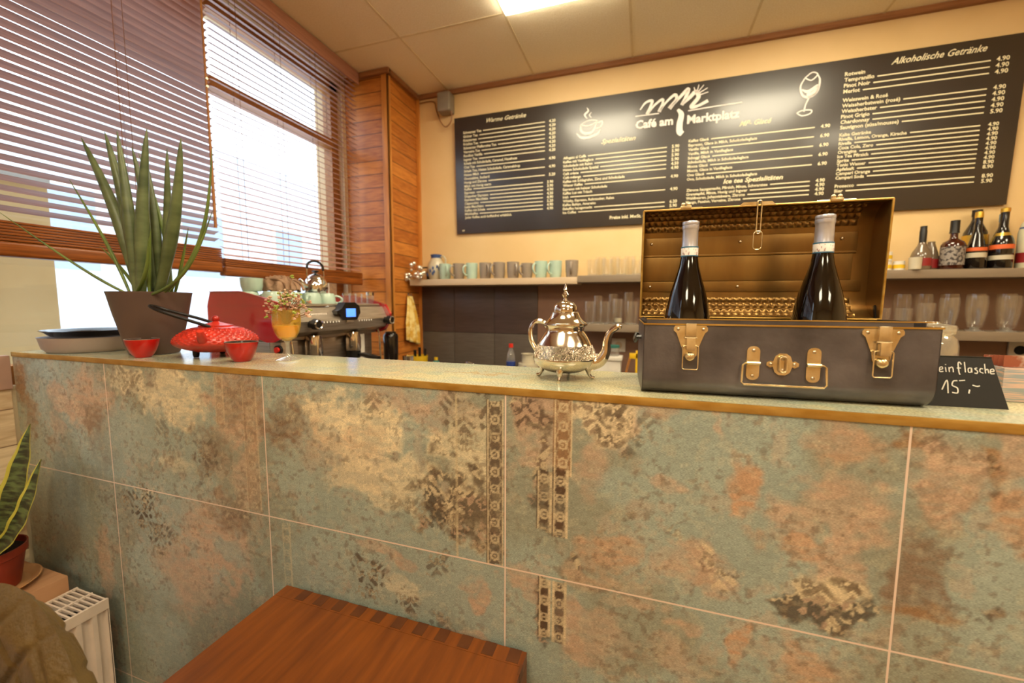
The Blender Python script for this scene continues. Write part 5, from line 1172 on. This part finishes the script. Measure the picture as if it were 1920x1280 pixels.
t = thing('plant_saucer', 'tan plant saucer on the ledge under the terracotta pot', 'saucer', (-1.69, .545, .4594))
MB().lathe([(.075, 0), (.08, .001), (.098, .016), (.100, .018), (.096, .018), (.078, .005)], 40).build('dish', mat('tan_saucer', 'b98a5c', .4), t)
sp_ = thing('snake_plant', 'snake plant with yellow edged leaves in a terracotta pot', 'plant', (-1.69, .545, .4650))
MB().lathe([(.055, 0), (.060, .002), (.074, .090), (.079, .093), (.080, .115), (.077, .115), (.073, .09)], 40).build('pot', M['terracotta'], sp_)
MB().lathe([(.002, .100), (.0745, .098), (.072, .08)], 28).build('soil', M['soil'], sp_)
# variegated blade: dark banded middle, yellow edges
vm, nt, bb = new_mat('variegated_leaf'); uv = nd(nt, 'ShaderNodeAttribute', attribute_name='blade')
sx_ = nd(nt, 'ShaderNodeSeparateXYZ'); nt.links.new(uv.outputs['Vector'], sx_.inputs[0])
tc = nd(nt, 'ShaderNodeTexCoord'); mp = nd(nt, 'ShaderNodeMapping'); mp.inputs['Scale'].default_value = (3, 3, 16); nt.links.new(tc.outputs['Object'], mp.inputs[0])
nz = nd(nt, 'ShaderNodeTexNoise'); nz.inputs['Scale'].default_value = 7; nz.inputs['Detail'].default_value = 4; nt.links.new(mp.outputs[0], nz.inputs['Vector'])
rp = nd(nt, 'ShaderNodeValToRGB'); rp.color_ramp.elements[0].color = lin('17200f'); rp.color_ramp.elements[1].color = lin('4f5f33'); rp.color_ramp.elements[0].position = .42; rp.color_ramp.elements[1].position = .6; nt.links.new(nz.outputs['Fac'], rp.inputs[0])
ab = nd(nt, 'ShaderNodeMath', operation='GREATER_THAN'); ab.inputs[1].default_value = .76; nt.links.new(sx_.outputs[0], ab.inputs[0])
mx = nd(nt, 'ShaderNodeMix', data_type='RGBA'); nt.links.new(ab.outputs[0], mx.inputs[0]); nt.links.new(rp.outputs[0], mx.inputs[6]); mx.inputs[7].default_value = lin('a8a03c'); nt.links.new(mx.outputs[2], bb.inputs['Base Color']); bb.inputs['Roughness'].default_value = .35
def blade(base, tip, w, bow, face, tw=.0):
    b = MB(); n, mseg = 26, 10; B, T = Vector(base), Vector(tip); att = []
    ax = (T-B).normalized(); side = ax.cross(Vector(face)).normalized(); up_ = side.cross(ax)
    rs = []
    for i in range(n+1):
        t = i/n; c = B.lerp(T, t)+Vector(bow)*math.sin(PI*t)
        hw = w*(.45+.55*math.sin(min(1, t*1.7)*PI/2))*(1-max(0, (t-.45)/.55)**2.2)+.0004
        a = tw*t; s2 = side*math.cos(a)+up_*math.sin(a); u2_ = up_*math.cos(a)-side*math.sin(a); ring = []
        for k in range(mseg+1): q = -1+2*k/mseg; ring.append((c+s2*hw*q+u2_*hw*(.16*q*q+.05*math.sin(t*30)*abs(q)), abs(q)))
        for k in range(mseg-1, 0, -1): q = -1+2*k/mseg; ring.append((c+s2*hw*q+u2_*(hw*.16*q*q-.0022*(1-q*q)), abs(q)))
        rs.append([p for p, _ in ring]); att += [q for _, q in ring]
    b.rings(rs); o = b.build('leaf', vm, sp_)
    A = o.data.attributes.new('blade', 'FLOAT_VECTOR', 'POINT'); v = np.zeros((len(o.data.vertices), 3), np.float32); v[:len(att), 0] = att; A.data.foreach_set('vector', v.ravel())
blade((.015, .0, .098), (.07, .085, .45), .042, (.030, 0, 0), (.25, -1, .1), .15)
blade((.03, -.01, .098), (.13, .075, .36), .036, (.045, -.01, -.03), (-.2, -1, .3), -.3)
blade((-.02, -.02, .098), (-.02, .02, .32), .042, (-.03, -.01, 0), (.1, -1, .1), .3)
blade((.0, -.035, .098), (.035, -.06, .25), .048, (.02, -.02, 0), (.1, -1, .3), -.2)
blade((-.02, .02, .098), (.02, .085, .34), .028, (0, .02, 0), (-.5, -1, 0), .4)

# quilted chair back, near the viewer
ch = thing('quilted_chair', 'olive brown quilted leather chair with a rounded back', 'chair', (-.83, .095, 0))
rs = []; nA, nZ = 260, 150
def QF(i, j):
    # shell: back of a tub chair, arc in plan, rounded top corners
    a = (i-.5)*2; s = abs(a)
    top = .858 - .27*s*s
    z = .42 + (top-.42)*j
    xx = a*.305; yy = .195 - .05*a*a
    u = xx/.09; v = z/.09
    puff = .0055*min(1, 7*(.5-abs(((u+v) % 1)-.5)))*min(1, 7*(.5-abs(((u-v) % 1)-.5)))*min(1, (1-s)*7)
    edge = math.sin(min(1, (1-j)*8)*PI/2)
    return xx, yy, z, puff, edge
b = MB()
b.grid(lambda i, j: (lambda q: Vector((q[0], q[1]-.018*q[4]-q[3]*q[4], q[2])))(QF(i, j)), nA, nZ)
b.grid(lambda i, j: (lambda q: Vector((q[0], q[1]+.018*q[4]+q[3]*q[4], q[2])))(QF(1-i, j)), nA, nZ)
b.build('backrest', M['quilt'], ch)
b = MB(); b.lathe([(.18, .40), (.235, .41), (.245, .44), (.235, .475), (.18, .49)], 40, (0, -.09, 0)); b.build('seat', M['quilt'], ch)
for sx in (-1, 1):
    for sy in (-1, 1): MB().tube([(sx*.15, -.12+sy*.15, .41), (sx*.20, -.10+sy*.20, 0)], [.016, .011], n=10).build('leg', M['black'], ch)

# low wooden table pushed against the counter
tb = thing('side_table', 'red-brown wooden box table with finger jointed edge against the counter', 'table', (-.487, .690, 0))
x0, x1, D2, Z2, th = -.295, .295, .345, .590, .022
b = MB(); n = 26; dw = (x1-x0)/n
b.box(x0, -D2, Z2-th, x1, -.034, Z2)
b.box(x0, -.0335, Z2-th, x1, 0, Z2)
b.build('table_top', M['wood_table'], tb, smooth=False)
for k in range(11):
    xa = .262 - k*.0505; MB().box(xa, -.0295, Z2-th+.001, xa+.024, .0006, Z2+.0004).build('finger_joint', M['wood_dark'], tb, smooth=False)
for s, nm in ((x0, 'side_panel'), (x1-th, 'side_panel')): MB().box(s, -D2, 0, s+th, 0, Z2-th-.0005).build(nm, M['wood_table'], tb, smooth=False)
MB().box(x0+th+.0005, -.022, .0, x1-th-.0005, 0, Z2-th-.0005).build('back_panel', M['wood_table'], tb, smooth=False)
for k in range(6): MB().box(x1-.004, -.05-k*.045, Z2-th+.0005, x1+.0006, -.028-k*.045, Z2+.0003).build('end_joint', M['wood_dark'], tb, smooth=False)
